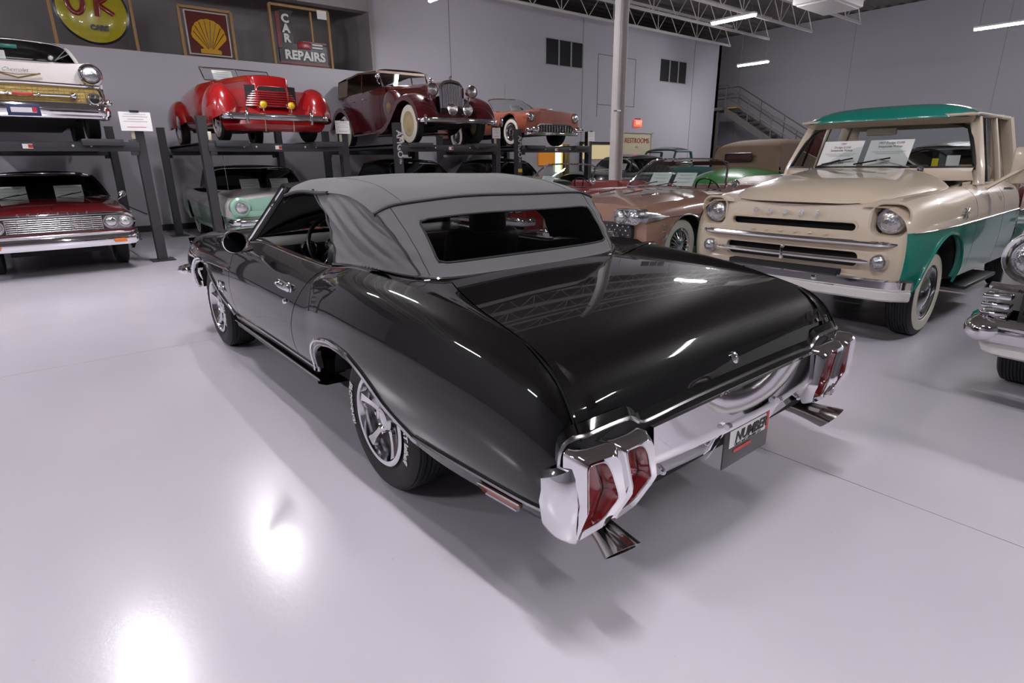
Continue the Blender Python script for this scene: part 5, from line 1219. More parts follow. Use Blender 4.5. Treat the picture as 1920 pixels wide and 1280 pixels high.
for s in (1, -1):
    for k in range(4): MB().rbox((-.35-.27*k, s*(hw3(-.35-.27*k)+.006), .88), (.20, .014, .20), .012).obj('hood_louvre_door', bur, PK)
B3 = Bd([(-1.55, 1.30), (-2.4, 1.25), (-3.4, 1.25), (-4.1, 1.22), (-4.4, 1.1)], [(-1.55, .60), (-2.2, .73), (-3.6, .73), (-4.2, .62), (-4.4, .5)], [(0, -.05), (.4, 0), (.85, -.01), (1, -.05)], .32, .32, [])
for s in (1, -1):
    for a, b_, nm in ((-1.55, -1.75, 'cowl_side'), (-1.758, -2.6, 'door'), (-2.608, -3.3, 'door'), (-3.308, -4.4, 'rear_body')):
        o = MB().grid(B3.side(a, b_, 10, 12, sg=s)).obj(nm, bur, PK, 50)
        if nm == 'door': MB().tube([(b_+.1, s*(B3.y(b_, 1.0)+.03), 1.08), (b_+.2, s*(B3.y(b_, 1.0)+.03), 1.08)], .012, 6).obj('door_handle', chrome, o)
    MB().grid([[(x, s*B3.y(x, B3.zS(x)), B3.zS(x)), (x, s*(B3.y(x, B3.zS(x))-.07), B3.zS(x)), (x, s*(B3.y(x, B3.zS(x))-.09), .5)] for x in lin(-1.7, -4.2, 10)]).obj('inner_trim', MATS['oxblood_leather'], PK)
    # tan top side: frame, rear quarter
    MB().grid([[(x, s*(.70-.06*k), 1.25+.37*k) for x in lin(-3.55-.0*k, -4.18+.06*k, 6)] for k in lin(0, 1, 5)]).obj('top_quarter', tan_top, PK, 50)
    MB().tube([(-1.78, s*.62, 1.60), (-2.8, s*.655, 1.69), (-3.6, s*.65, 1.64)], .02, 6).obj('top_side_rail', tan_top, PK)
    MB().tube([(-2.62, s*.70, 1.25), (-2.62, s*.655, 1.68)], .018, 6).obj('top_post', bur, PK)
    MB().tube([(-1.62, s*.60, 1.27), (-1.82, s*.60, 1.63)], .022, 6).obj('windshield_post', chrome, PK)
    MB().tube([(-1.70, s*.645, 1.35), (-1.70, s*.69, 1.40), (-1.70, s*.69, 1.50)], .012, 6).obj('mirror_stalk', chrome, PK); MB().ball((-1.69, s*.69, 1.51), (.02, .055, .055)).obj('door_mirror', chrome, PK)
MB().grid([[(-1.80-2.36*u+.0, a*(.66-.0*u), 1.645+.115*math.sin(PI*(.12+.78*u))**.8*(1-.25*a*a)-.05*abs(a)**6) for a in lin(-1, 1, 21)] for u in lin(0, 1, 22)]+[[(-4.22, a*.66, 1.45) for a in lin(-1, 1, 21)], [(-4.25, a*.66, 1.22) for a in lin(-1, 1, 21)]]).obj('canvas_top', tan_top, PK, 60)
MB().grid([[(-1.81, a*.66, 1.655), (-1.80, a*.66, 1.60)] for a in lin(-1, 1, 12)]).obj('top_valance', tan_top, PK)
MB().grid([[(-1.63-.18*k, a*.58, 1.29+.32*k) for a in (-1, 0, 1)] for k in (0, .5, 1)]).obj('windshield', clear_glass, PK)
MB().tube([(-1.63, -.58, 1.29), (-1.63, .58, 1.29)], .014, 6).obj('windshield_sill', chrome, PK); MB().tube([(-1.82, -.6, 1.62), (-1.82, .6, 1.62)], .016, 6).obj('windshield_header', chrome, PK)
MB().grid(B3.deck(-4.4, -3.9, .02, 5, 12)).obj('rear_deck', bur, PK)
for x in (-2.3, -3.5): bench(PK, x, .72, 1.2, MATS['oxblood_leather'], .5)
u_ = MB(); u_.box((-1.9, 0, .42), (4.6, .9, .16)); u_.box((-2.6, 0, .36), (2.4, 1.3, .1)); u_.box((.1, 0, .55), (.6, .55, .3)); u_.obj('underbody', black_matte, PK)
MB().tube([(0, -.7, .39), (0, .7, .39)], .04, 8).obj('front_axle', black_matte, PK)
simple_bumper(PK, .84, .95, .43, .10, .12, bow=.10)
MB().grid([[(.56-.14*a*a, a*.62, .46), (.48-.1*a*a, a*.62, .58), (.30, a*.56, .62)] for a in lin(-1, 1, 16)]).obj('front_apron', bur, PK, 60)
# ---------------------------------------------------------------- copper two-seater on the fourth lift
cop = paint('copper_metallic', (.30, .085, .05), rough=.3)
TB, B = std_car('roadster_car', 'copper fifties two-seater with egg-crate grille on the far lift', 'car', (9.75, -8.72, DZ), math.radians(178), cop, dict(wb=2.6, xf=.70, xr=-3.6, cowl=-.75, deck=-2.2, r=.34, rim=.2, white=(.22, .30), open=True, tr=.72, cap='wire',
    zS=[(.74, .74), (.6, .77), (.2, .80), (-.7, .85), (-1.8, .82), (-3.6, .82)], W=[(.74, .86), (.5, .885), (0, .89), (-3, .89), (-3.6, .82)], hood=.06, nz=(.34, .74), cz=.80, inm=pm('cream_leather', (.45, .40, .33), .5)))
O = rpoly([(-.58, .26), (.58, .26), (.66, .40), (.52, .50), (-.52, .50), (-.66, .40)], .05, 5)
MB().rings([[(.74, a, b) for a, b in O], [(.80, a, b) for a, b in O], [(.80, a*.94, .38+(b-.38)*.86) for a, b in O], [(.74, a*.94, .38+(b-.38)*.86) for a, b in O]]).obj('grille_surround', chrome, TB)
MB().prism([(a*.95, .38+(b-.38)*.88) for a, b in O], 'yz', .72, .75).obj('grille_backing', black_matte, TB)
for k in range(6): MB().tube([(.775, -.58, .29+.035*k), (.775, .58, .29+.035*k)], .005, 4).obj('grille_bar', gm, TB)
for k in range(13): MB().tube([(.78, -.54+.09*k, .28), (.78, -.54+.09*k, .48)], .005, 4).obj('grille_post', gm, TB)
for s in (1, -1):
    headlamp(TB, (.735, s*.735, .655), .085, chrome)
    MB().lathe([(.135, -.14), (.13, -.01), (.11, .02)], 24, ax='x', c=(.72, s*.735, .655)).obj('headlamp_hood', cop, TB)
    MB().ball((.86, s*.70, .37), (.10, .10, .07)).obj('bumper_pod', chrome, TB); MB().ball((.80, s*.86, .36), (.10, .08, .05)).obj('bumper_tip', chrome, TB)
    MB().tube([(x, s*(B.y(x, .55)+.005), .55) for x in lin(-.5, -.9, 4)], .01, 5).obj('fender_vent', chrome, TB)
simple_bumper(TB, .84, .88, .27, .08, .15)
MB().rbox((.1, 0, .86), (.7, .45, .06), .03).obj('hood_scoop', cop, TB)
text_mb('THUNDERBIRD', .045, .005, spacing=1.3).xf(frame_M((.765, 0, .60), (0, 1, 0), (-.2, 0, 1))).obj('nose_lettering', chrome_soft, TB)
f = windshield(TB, (-.80, .87, .76, .22), (-1.22, 1.22, .64, .13)); card(TB, (-.80, .02, .90), .34, .20, .6, 'white price card in the copper two-seater windshield', grey_lines)
MB().tube([(-.4, -.70, .84), (-.3, -.74, 1.5)], .003, 4).obj('radio_aerial', chrome, TB)
# ---------------------------------------------------------------- dark cars below lifts three and four
dk = paint('midnight_enamel', (.006, .006, .009), rough=.3)
for loc, lab, hgt in (((9.1, -5.35, 0), 'black sedan parked under the burgundy phaeton lift, only its roof showing', .10), ((9.9, -8.9, 0), 'dark sedan parked under the copper two-seater lift, only its roof showing', .08)):
    c_, B = std_car('sedan_car', lab, 'car', loc, PI, dk, dict(wb=2.95, xf=.78, xr=-4.1, cowl=-.75, deck=-3.1, zS=[(.82, .84), (.5, .90), (-.7, .97), (-3, .96), (-4.1, .9)], W=[(.82, .88), (.4, .93), (-3, .93), (-4.1, .88)], hood=.08))
    f = windshield(c_, (-.80, 1.02, .80, .16), (-1.15, 1.40+hgt*.5, .66, .1)); hardtop(c_, f, dk, -2.7, 1.40+hgt*.5, .62, (-3.15, 1.0, .68), rise=.10, g=clear_glass)
    simple_bumper(c_, .9, .9, .5)
    for s in (1, -1): headlamp(c_, (.83, s*.70, .72), .08)
# ---------------------------------------------------------------- rose gold convertible in the row
rose = paint('rose_gold_metallic', (.34, .19, .135), rough=.3)
CD, B = std_car('convertible_car', 'rose gold fifties convertible with quad headlamps beside the pickup', 'car', (3.11, -4.59, 0), PI/2, rose, dict(wb=3.3, xf=.78, xr=-4.5, cowl=-.85, deck=-3.2, r=.36, rim=.215, white=(.22, .325), open=True, cap='wire', tr=.78, arch=.46, az=.30, lipm=chrome_soft,
    zS=[(.82, .86), (.65, .90), (.2, .93), (-.85, .97), (-2, .95), (-3.4, .98), (-4.5, 1.1)], W=[(.82, .92), (.5, .955), (0, .965), (-3.3, .96), (-4.5, .9)], hood=lambda x: pchip([(.80, .90), (.5, .97), (0, 1.01), (-.9, 1.05)])(x), nz=(.34, .88), cz=.90, inm=pm('rose_leather', (.22, .10, .085), .5)))
for s in (1, -1):
    for y, x in ((.60, .90), (.775, .87)): headlamp(CD, (x, s*y, .765), .07)
    P = MB(); O = rrect(.40, .19, .08, 6, s*.69, .77); P.rings([[(.70, a, b) for a, b in O], [(.89-.1*max(0, s*a-.69), a, b) for a, b in O], [(.865, s*.69+(a-s*.69)*.92, .77+(b-.77)*.88) for a, b in O]], 0, False, True); P.obj('lamp_housing', chrome_soft, CD, 40)
    MB().tube([(.80, s*.90, .765), (.62, s*.945, .765), (.42, s*.965, .757)], [.07, .045, .008], 8).obj('lamp_fin', chrome_soft, CD)
    MB().tube([(x, s*(B.y(x, .75)+.005), .75) for x in lin(.5, -3.0, 16)], .010, 6, flat=.6).obj('side_moulding', chrome_soft, CD)
    for k in range(5): MB().rbox((.50, s*(B.y(.5, .58)+.006), .66-.045*k), (.05, .02, .022), .006).obj('fender_louvre', chrome, CD)
    MB().ball((.98, s*.52, .50), (.16, .11, .10)).obj('bumper_bullet', chrome, CD)
    MB().ball((.35, s*.62, 1.0), (.22, .02, .02)).obj('fender_ornament', chrome, CD)
MB().prism(rrect(1.5, .22, .08, 6, 0, .58), 'yz', .78, .86).obj('grille_backing', grille_bg, CD)
for j in range(4):
    for k in range(17): MB().ball((.875, -.68+.085*k+(.04 if j % 2 else 0), .50+.05*j), .014, 8, 6).obj('grille_stud', chrome, CD)
simple_bumper(CD, .98, .98, .42, .13, .25)
for s in (1, -1): MB().tube([(.4, s*.22, 1.0), (.05, s*.24, 1.035)], [.01, .016], 6).obj('hood_ornament', chrome, CD)
f = windshield(CD, (-.98, 1.03, .86, .28), (-1.28, 1.42, .68, .14), fr=.018, g=glass('green_tint', (.80, .87, .85))); wipers(CD, f, [(-.6, .3), (.4, -.3)])
MB().lathe([(.05, 0), (.055, -.02), (.0001, -.06)], 16, ax='x', c=(-1.0, .98, 1.10)).obj('door_mirror', chrome, CD); MB().tube([(-1.02, .97, 1.05), (-1.03, .93, .97)], .012, 6).obj('mirror_stalk', chrome, CD)
MB().rbox((-1.22, 0, 1.37), (.03, .3, .07), .02).obj('rear_view_mirror', chrome_soft, CD)
MB().grid([[(-1.24-.16*k+.0, y, 1.40-.06*k) for y in lin(-.6, -.05, 4)] for k in (0, 1)]).obj('sun_visor', MATS['rose_leather'], CD); MB().grid([[(-1.24-.16*k, y, 1.40-.06*k) for y in lin(.05, .6, 4)] for k in (0, 1)]).obj('sun_visor', MATS['rose_leather'], CD)
card(CD, (-.86, -.19, 1.06), .34, .22, .6, 'white price card left of two in the rose gold convertible windshield', grey_lines)
card(CD, (-.88, .22, 1.06), .34, .22, .6, 'white price card right of two in the rose gold convertible windshield', grey_lines)
# ---------------------------------------------------------------- red convertible further along the row
RD, B = std_car('convertible_car', 'bright red open convertible with quad headlamps behind the black car', 'car', (6.25, -5.35, 0), math.radians(93), red, dict(wb=3.2, xf=.85, xr=-4.2, cowl=-.75, deck=-2.9, r=.34, rim=.2, white=(.215, .28), open=True, tr=.78,
    zS=[(.89, .78), (.6, .83), (.2, .86), (-.8, .93), (-2, .92), (-3.2, .95), (-4.2, .9)], W=[(.89, .92), (.5, .95), (0, .96), (-3.2, .95), (-4.2, .9)], hood=.06, nz=(.36, .80), cz=.88, inm=pm('red_leather', (.2, .012, .012), .5)))
for s in (1, -1):
    headlamp(RD, (.93, s*.64, .66), .07); headlamp(RD, (.91, s*.80, .67), .07)
    MB().tube([(x, s*(B.y(x, .6)+.004), .6) for x in lin(.6, -4.0, 16)], .010, 6, flat=.5).obj('side_moulding', chrome_soft, RD)
    MB().tube([(-.85, s*.84, 1.0), (-.87, s*.90, 1.02), (-.87, s*.92, 1.14)], .010, 6).obj('spot_lamp_stem', chrome, RD); MB().ball((-.84, s*.93, 1.06), .07).obj('spot_lamp', chrome, RD)
simple_bumper(RD, .98, .96, .45, .14, .25)
text_mb('Continental', .10, .006, shear=.4).xf(frame_M((.935, .1, .735), (0, 1, 0), (-.3, 0, 1))).obj('nose_script', MATS['gold_trim'], RD)
MB().prism(rrect(1.1, .12, .05, 6, 0, .56), 'yz', .84, .90).obj('grille_backing', grille_bg, RD)
for k in range(19): MB().tube([(.905, -.5+.0555*k, .51), (.905, -.5+.0555*k, .61)], .006, 4).obj('grille_post', chrome, RD)
f = windshield(RD, (-.90, .96, .84, .22), (-1.22, 1.36, .70, .12), fr=.016, g=glass('green_tint', (.80, .87, .85)))
card(RD, (-.80, -.25, .99), .34, .20, .7, 'white price card in the red convertible windshield behind the column', grey_lines)
# ---------------------------------------------------------------- pale car cut by the right edge
pal = paint('pale_grey_green_enamel', (.52, .53, .48), rough=.3)
WH, B = std_car('sedan_car', 'pale fifties car with hooded headlamp and chrome bumper cut by the right edge', 'car', (-2.33, -2.98, 0), PI/2, pal, dict(wb=3.0, xf=.62, xr=-4.2, cowl=-.75, deck=-3.1, r=.35, rim=.21, white=(.22, .28), tr=.78,
    zS=[(.68, .98), (.5, 1.0), (0, 1.0), (-.8, 1.02), (-3, 1.0), (-4.2, 1.0)], W=[(.68, .86), (.5, .90), (0, .94), (-3, .94), (-4.2, .9)], hood=.09, nz=(.58, .96), cz=.95, so=[(0, -.06), (.2, -.02), (.45, 0), (.75, -.005), (.9, -.04), (1, -.12)]))
for s in (1, -1):
    headlamp(WH, (.72, s*.735, .89), .095)
    MB().lathe([(.16, -.20), (.152, .0), (.148, .04), (.128, .055)], 28, ax='x', c=(.68, s*.735, .89)).obj('headlamp_hood', pal, WH)
    MB().lathe([(.146, .04), (.14, .065), (.125, .055)], 28, ax='x', c=(.68, s*.735, .89)).obj('lamp_rim', chrome, WH)
    for k in range(3): MB().rbox((.76, s*.84, .68-.05*k), (.14, .13, .03), .012).obj('signal_rib', chrome, WH)
    MB().rbox((.80, s*.55, .63), (.06, .34, .12), .03).obj('turn_signal', lens_m, WH)
    MB().ball((.80, s*.86, .50), (.14, .10, .08)).obj('bumper_tip', chrome, WH)
simple_bumper(WH, .92, .95, .50, .13, .2, bow=.06); simple_bumper(WH, .88, .90, .40, .10, .2, pm('bumper_white', (.62, .60, .58), .3), 'bumper_apron', d=.1)
MB().tube([(.80-.08*(y/.8)**2, y, .72) for y in lin(-.9, .9, 20)], .022, 6).obj('grille_top_bar', chrome, WH)
MB().box((.66, 0, .62), (.1, 1.5, .22)).obj('grille_backing', grille_bg, WH)
f = windshield(WH, (-.80, 1.08, .80, .2), (-1.2, 1.46, .66, .12)); hardtop(WH, f, pal, -2.7, 1.45, .62, (-3.2, 1.03, .68), rise=.07)
# ================================================================== background row
bsed = [dict(wb=2.95, xf=.80, xr=-4.0, cowl=-.75, deck=-3.0, r=.36, zS=[(.84, .92), (.5, 1.0), (-.7, 1.06), (-3, 1.02), (-4.0, .8)], W=[(.84, .80), (.4, .90), (-3, .93), (-4.0, .80)], hood=.12, cz=1.0)]
BS, B = std_car('sedan_car', 'black forties sedan standing behind the white column', 'car', (10.5, -11.8, 0), PI/2, dk, bsed[0])
f = windshield(BS, (-.80, 1.12, .76, .14), (-1.10, 1.50, .62, .1)); hardtop(BS, f, dk, -2.7, 1.50, .58, (-3.3, 1.02, .66), rise=.12, g=clear_glass); simple_bumper(BS, .95, .9, .5)
for s in (1, -1): headlamp(BS, (.82, s*.68, .82), .09); pontoon(BS, .05, s*.78, .42, 1.5, .4, .42, dk, 'front_wing', .1)
card(BS, (-.86, .35, 1.14), .34, .22, .5, 'white card in the black sedan windshield beside the column', grey_lines)
dgr = paint('bottle_green_enamel', (.008, .06, .05), rough=.3)
GP, B = std_car('pickup_truck', 'dark green pickup truck parked below the RESTROOMS lettering', 'pickup truck', (12.3, -16.6, 0), PI/2, dgr, dict(wb=2.9, xf=.80, xr=-4.0, cowl=-.6, deck=-1.9, r=.37, zS=[(.84, 1.05), (.5, 1.1), (-.6, 1.18), (-1.9, 1.18), (-4.0, 1.1)], W=[(.84, .86), (.4, .93), (-4.0, .93)], hood=.1, cz=1.1, tc=-.3, seats=False))
f = windshield(GP, (-.62, 1.22, .78, .12), (-.95, 1.78, .68, .08), fr=.03, fm=dgr); roof_panel(GP, dgr, f, -1.95, 1.78, .66, .14)
for s in (1, -1):
    MB().tube([f(s, 0), f(s, 1)], .045, 6).obj('windshield_pillar', dgr, GP); MB().tube([(-1.95, s*.80, 1.18), (-1.92, s*.68, 1.72)], .06, 6).obj('rear_pillar', dgr, GP)
    headlamp(GP, (.84, s*.70, .92), .09); MB().tube([(-1.0, s*.69, 1.72), (-1.92, s*.68, 1.72)], .03, 6).obj('door_frame', dgr, GP)
bench(GP, -1.55, .8, 1.3, MATS['tan_vinyl'], .5); simple_bumper(GP, .95, .93, .5)
# tan-topped green convertible, seen from behind
grn = paint('apple_green_enamel', (.035, .24, .045), rough=.3); tan2 = pm('khaki_canvas', (.185, .125, .085), .8, var=.08, bump=.08, bscale=300)
GC, B = std_car('convertible_car', 'apple green convertible with a tan canvas top, seen from behind', 'car', (5.15, -14.2, 0), -PI/2, grn, dict(wb=2.9, xf=.8, xr=-4.3, cowl=-.7, deck=-2.9, r=.36, zS=[(.84, .9), (.4, 1.0), (-.7, 1.12), (-2.6, 1.15), (-3.4, 1.12), (-4.0, .98), (-4.3, .8)], W=[(.84, .8), (.4, .9), (-3, .93), (-4.0, .85), (-4.3, .7)], hood=.1, tc=.12, cz=1.05))
MB().grid([[(-.95-2.05*u, a*.80, 1.60+.27*math.sin(PI*min(1, .12+.72*u))**.7*(1-.12*a*a)-.12*abs(a)**8) for a in lin(-1, 1, 25)] for u in lin(0, .94, 16)]+[[(-2.97-.05*k-.03*(1-a*a), a*(.80+.02*k), 1.72-.05*abs(a)**8-.18*k-(.10*k*k if k > 2 else 0)) for a in lin(-1, 1, 25)] for k in lin(.1, 2.6, 6)]).obj('canvas_top', tan2, GC, 60)
for s in (1, -1): MB().grid([[(x, s*(.80+.06*(1-k)), 1.12+(.60+.12*math.sin(PI*(x+3.0)/2.05*-1*-1) if False else .62)*k) for x in lin(-1.9, -3.02, 6)] for k in lin(0, 1, 5)]).obj('top_quarter', tan2, GC, 60)
wd = MB(); wd.tube([(-3.15, p[0], p[1]) for p in rrect(.66, .16, .03, 4, .12, 1.46)], .02, 6, closed=True); wd.obj('rear_window_frame', black_satin, GC); MB().box((-3.14, .12, 1.46), (.02, .64, .15)).obj('rear_window', pm('dark_red_view', (.06, .02, .018), .2, coat=.5), GC)
brn = paint('brown_enamel', (.13, .07, .055), rough=.35)
for loc, lab, m, hg in (((1.7, -11.6, 0), 'brown sedan roof seen through the pickup windshield', brn, .30), ((-.75, -10.4, 0), 'burgundy sedan behind the pickup bed at the right edge', bur, .18)):
    c_, B = std_car('sedan_car', lab, 'car', loc, PI/2, m, bsed[0]); f = windshield(c_, (-.80, 1.12, .78, .14), (-1.05, 1.42+hg*.5, .66, .1)); hardtop(c_, f, m, -2.7, 1.42+hg*.5, .62, (-3.2, 1.05, .68), rise=.14); simple_bumper(c_, .95, .9, .5)
    for s in (1, -1): headlamp(c_, (.82, s*.68, .82), .09)
# warm lit office front under the far lift
of = thing('office_front', 'warm lit office window with an orange panel beyond the far lift', 'window', (WX-.05, -14.0, 0))
MB().box((0, -1.15, 1.74), (.05, 1.9, .5)).obj('lit_pane', pm('lit_cream', (.7, .6, .35), .5, emit=(1, .78, .42), estr=.3), of)
MB().box((0, 1.55, 1.55), (.06, .75, .5)).obj('orange_panel', pm('orange_panel', (.6, .22, .02), .5, emit=(.9, .3, .03), estr=.25), of)
MB().tube([(-.1, .75, .3), (-.1, .75, 2.0)], .16, 16).obj('brass_post', pm('brass', (.65, .5, .22), .2, 1.0), of); MB().box((0, 1.0, 1.55), (.05, .22, 1.0)).obj('bright_slot', pm('lit_white', (.8, .85, .7), .5, emit=(.85, 1, .75), estr=1.2), of)
fr_ = MB()
for y in (-2.15, -.15): fr_.box((-.02, y, 1.55), (.08, .07, 1.1))
fr_.box((-.02, -1.15, 2.07), (.08, 2.1, .07)); fr_.obj('frame', black_satin, of)
# ================================================================== four-post lifts
lift_m = pm('lift_grey', (.038, .038, .043), .42, var=.15); bolt_m = pm('bolt_white', (.6, .6, .6), .4)
def lift(x0, y1, y2, lab, amgo=False, depth=3.55):
    L_ = thing('car_lift', lab, 'car lift', (x0, (y1+y2)/2, 0), 0, 'four-post car lifts'); hw_ = abs(y1-y2)/2
    for px_, nm in ((0, 'f'), (depth, 'b')):
        for s in (1, -1):
            p = MB(); p.box((px_, s*hw_, 1.085), (.15, .02, 2.17)); 
            p = MB(); 
            for dx in (-.065, .065): p.box((px_+dx, s*(hw_-.0), 1.085), (.02, .13, 2.17))
            p.box((px_, s*(hw_+.055), 1.085), (.12, .02, 2.17)); p.box((px_-.0, s*(hw_-.058), 1.085), (.05, .014, 2.17)); p.obj('post', lift_m, L_)
            MB().box((px_, s*hw_, .008), (.34, .32, .016)).obj('base_plate', lift_m, L_)
            MB().box((px_, s*hw_, 2.175), (.15, .14, .012)).obj('post_cap', lift_m, L_)
            b_ = MB(); b_.rbox((px_-.09 if nm == 'f' else px_+.09, s*(hw_-.10), 1.70), (.05, .10, .22), .01); b_.obj('beam_end', lift_m, L_)
            if nm == 'f':
                MB().rbox((px_-.08, s*(hw_-.08), 1.88), (.03, .05, .13), .008).obj('lock_tag', pm('tag_cream', (.6, .55, .42), .5), L_)
                MB().lathe([(.018, 0), (.015, -.01), (.0001, -.012)], 10, ax='x', c=(px_-.105, s*(hw_-.08), 1.73)).obj('bolt', bolt_m, L_)
        MB().rbox((px_-.06 if nm == 'f' else px_+.06, 0, 1.71), (.12, 2*hw_-.06, .13), .008).obj('cross_beam', lift_m, L_)
    for s in (1, -1): MB().rbox((depth/2+.1, s*.80, 1.765), (depth+.7, .50, .09), .01).obj('runway', lift_m, L_)
    for s in (1, -1): MB().box((depth/2, s*(.80+.24), 1.79), (depth+.2, .02, .05)).obj('runway_rail', lift_m, L_)
    for y in (-.62, -.42, .42, .62): MB().lathe([(.016, 0), (.013, -.008), (.0001, -.01)], 10, ax='x', c=(-.12, y*hw_/1.2, 1.72)).obj('bolt', bolt_m, L_)
    MB().box((-.122, .05, 1.71), (.003, .11, .06)).obj('warning_label', paper, L_); MB().box((-.124, .02, 1.71), (.003, .05, .045)).obj('label_red', ink_red, L_)
    MB().tube([(depth-.1, -hw_+.06, 1.9), (depth-.05, -hw_+.05, 1.0), (depth-.12, -hw_+.10, .75), (.1, -hw_+.08, .72)], .010, 6).obj('hydraulic_hose', black_satin, L_)
    if amgo:
        text_mb('AMGO', .17, .004, bold=.004).xf(frame_M((-.079, hw_, 1.78), (0, 0, -1), (0, -1, 0))).obj('lettering', bolt_m, L_)
        text_mb('lifts', .07, .004).xf(frame_M((-.079, hw_, 1.46), (0, 0, -1), (0, -1, 0))).obj('small_lettering', bolt_m, L_)
    return L_
lift(8.4, 2.98, .42, 'four-post lift under the raised white fifties car'); lift(8.4, -.46, -2.80, 'four-post lift carrying the red roadster')
lift(8.4, -3.92, -6.36, 'four-post lift carrying the burgundy phaeton, white lettering on one post', True); l4 = lift(9.2, -7.66, -10.16, 'four-post lift carrying the copper two-seater, farthest right', True)
MB().box((-.085, 1.25, 1.22), (.01, .12, .08)).obj('yellow_tag', pm('sticker_yellow', (.7, .55, .02), .5), l4)
def post_card(x, y, z, w, h, lab):
    o = thing('post_placard', lab, 'placard', (x, y, z), PI, 'white placards on lift posts'); MB().box((0, 0, 0), (.006, w, h)).obj('sheet', paper, o)
    for k, (vv, ww) in enumerate(((.38, .7), (.26, .8), (.12, .5), (0.0, .75), (-.3, .6))): MB().box((.004, 0, vv*h), (.001, w*ww, h*.025), ).obj('print_line', ink_red if k == 4 else ink_grey, o)
    MB().rbox((.004, 0, h*.5+.01), (.02, w*.3, .03), .006).obj('clip', black_satin, o); MB().box((-.02, 0, -.02), (.04, .04, h*.8)).obj('bracket', black_satin, o); return o
post_card(8.26, .44, 2.06, .40, .26, 'white placard clipped to the lift post beside the maroon hardtop'); post_card(8.26, -2.75, 2.06, .27, .22, 'white placard on the lift post between red roadster and burgundy phaeton')
post_card(8.26, -6.27, 2.03, .22, .22, 'white placard on the lift post below the phaeton bumper'); post_card(9.06, -10.12, 2.05, .25, .24, 'small placard on the far right lift post by the copper two-seater')
# ================================================================== framed signs in the loft
pine = pm('pine_frame', (.36, .21, .09), .6, var=.2, scale=14)
SX = 13.7
def wood_frame(o, w, h, t=.06):
    for y in (-w/2, w/2): MB().rbox((0, y, h/2), (.08, t, h), .006).obj('frame_rail', pine, o)
    for z in (0, h): MB().rbox((0, 0, z), (.08, w, t), .006).obj('frame_rail', pine, o)
YZ = lambda p: frame_M(p, (0, -1, 0), (0, 0, 1))
ok = thing('round_sign', 'round yellow enamel sign with red OK lettering in the loft', 'sign', (SX, .10, LZ+.02))
wood_frame(ok, 1.42, 1.6)
ok_y = pm('sign_yellow', (.42, .36, .012), .22, coat=.8); ok_r = pm('sign_dark_red', (.20, .012, .012), .25, coat=.5); ok_k = pm('sign_navy', (.012, .014, .03), .3)
MB().lathe([(.0001, -.10), (.35, -.085), (.58, -.05), (.615, -.035)], 48, ax='x', c=(-.02, 0, .72)).obj('sign_disc', ok_y, ok)
MB().lathe([(.61, -.04), (.65, -.02), (.645, .02)], 48, ax='x', c=(-.02, 0, .72)).obj('disc_rim', ok_k, ok)
def stroke(o, P, r, m, nm='letter'): return MB().tube(catmull(P, 6), r, 8, flat=.35, up=(1, 0, 0)).obj(nm, m, o)
q = lambda y, z: (-.125, -y, z)
stroke(ok, [q(-.28+.13*math.cos(a), .82+.20*math.sin(a)) for a in lin(PI*.6, PI*2.65, 16)], .045, ok_r, 'letter_o')
stroke(ok, [q(.10, 1.10), q(.09, .85), q(.07, .60)], .05, ok_r, 'letter_k'); stroke(ok, [q(.38, 1.06), q(.22, .92), q(.12, .84), q(.24, .74), q(.36, .66)], .045, ok_r, 'letter_k_leg'); stroke(ok, [q(-.2, 1.0), q(-.05, .94), q(.1, 1.08)], .03, ok_r, 'letter_link')
text_mb('CARS', .13, .01, bold=.008).xf(YZ((-.13, -.06, .38))).obj('small_lettering', ok_k, ok)
sh = thing('framed_sign', 'square red sign with yellow scallop shell in a pine frame', 'sign', (SX, -2.08, LZ+.02)); wood_frame(sh, 1.10, 1.04)
MB().rbox((-.02, 0, .52), (.05, .92, .92), .01).obj('sign_border', pm('sign_silver', (.55, .5, .48), .35), sh); sred = pm('sign_maroon', (.10, .008, .006), .35); MB().box((-.05, 0, .52), (.02, .86, .86)).obj('sign_panel', sred, sh)
syel = pm('shell_yellow', (.55, .30, .008), .3); O = []
N_ = 9
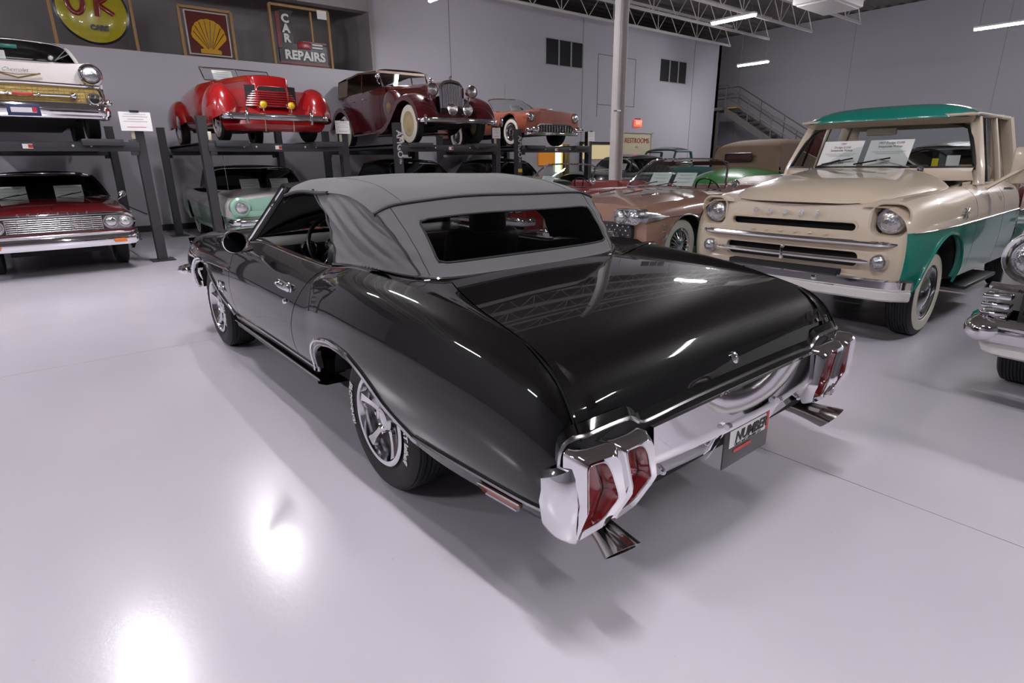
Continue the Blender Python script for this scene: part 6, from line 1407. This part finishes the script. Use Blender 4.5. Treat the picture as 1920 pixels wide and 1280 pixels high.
for k in range(N_*6+1):
    a = math.radians(-8+196*k/(N_*6)); rr = .37*(1+.035*abs(math.sin(N_*math.pi*k/(N_*6))))*(.97 if True else 1); O.append((rr*math.cos(a), .46+rr*math.sin(a)*.98))
O += [(-.14, .20), (-.22, .18), (-.22, .10), (.22, .10), (.22, .18), (.14, .20)]
MB().prism([(-a, b) for a, b in O], 'yz', -.075, -.058).obj('shell_emblem', syel, sh)
for k in range(8):
    a = math.radians(14+152*k/7); MB().tube([(-.077, .05*math.cos(a), .18+.05*math.sin(a)), (-.077, .33*math.cos(a), .46+.33*math.sin(a))], [.005, .009], 5).obj('shell_groove', sred, sh)
cr = thing('neon_sign', 'black and red CAR REPAIRS sign in a pine frame', 'sign', (SX, -4.29, LZ+.02)); wood_frame(cr, 1.48, 1.36)
sk = pm('sign_black', (.012, .011, .012), .4); sr2 = pm('sign_crimson', (.16, .012, .02), .4); wl = pm('sign_letter_white', (.62, .62, .60), .4)
m = MB(); m.prism([(.62, .10), (-.62, .10), (-.62, .52), (.24, .52), (.24, 1.18), (.16, 1.26), (.08+.40, 1.26), (.62, 1.2)], 'yz', -.04, .02); m.obj('sign_body', sk, cr)
MB().box((-.045, .585, .80), (.02, .10, .80)).obj('red_edge', sr2, cr); MB().box((-.045, 0, .075), (.02, 1.25, .06)).obj('red_base', sr2, cr)
for ch, z in (('C', 1.06), ('A', .84), ('R', .62)): text_mb(ch, .26, .02, bold=.012).xf(YZ((-.055, .40, z))).obj('letter', wl, cr)
text_mb('REPAIRS', .285, .02, bold=.012, spacing=1.02).xf(YZ((-.055, -.02, .25))).obj('lettering', wl, cr)
MB().rbox((-.05, -.02, .50), (.03, .34, .16), .05).obj('car_motif', pm('motif_red', (.3, .02, .03), .3), cr)
for dz in (-.03, .04): MB().box((-.05, -.36, .50+dz), (.02, .28, .035)).obj('motif_stripe', wl, cr)
MB().box((-.045, -.30, .58), (.02, .62, .04)).obj('red_arrow', sr2, cr); MB().rbox((0, -.28, .9), (.05, .05, .8), .006).obj('centre_batten', pine, cr)
MB().box((-.06, -.56, 1.26), (.01, .25, .20)).obj('pinned_card', paper, cr)
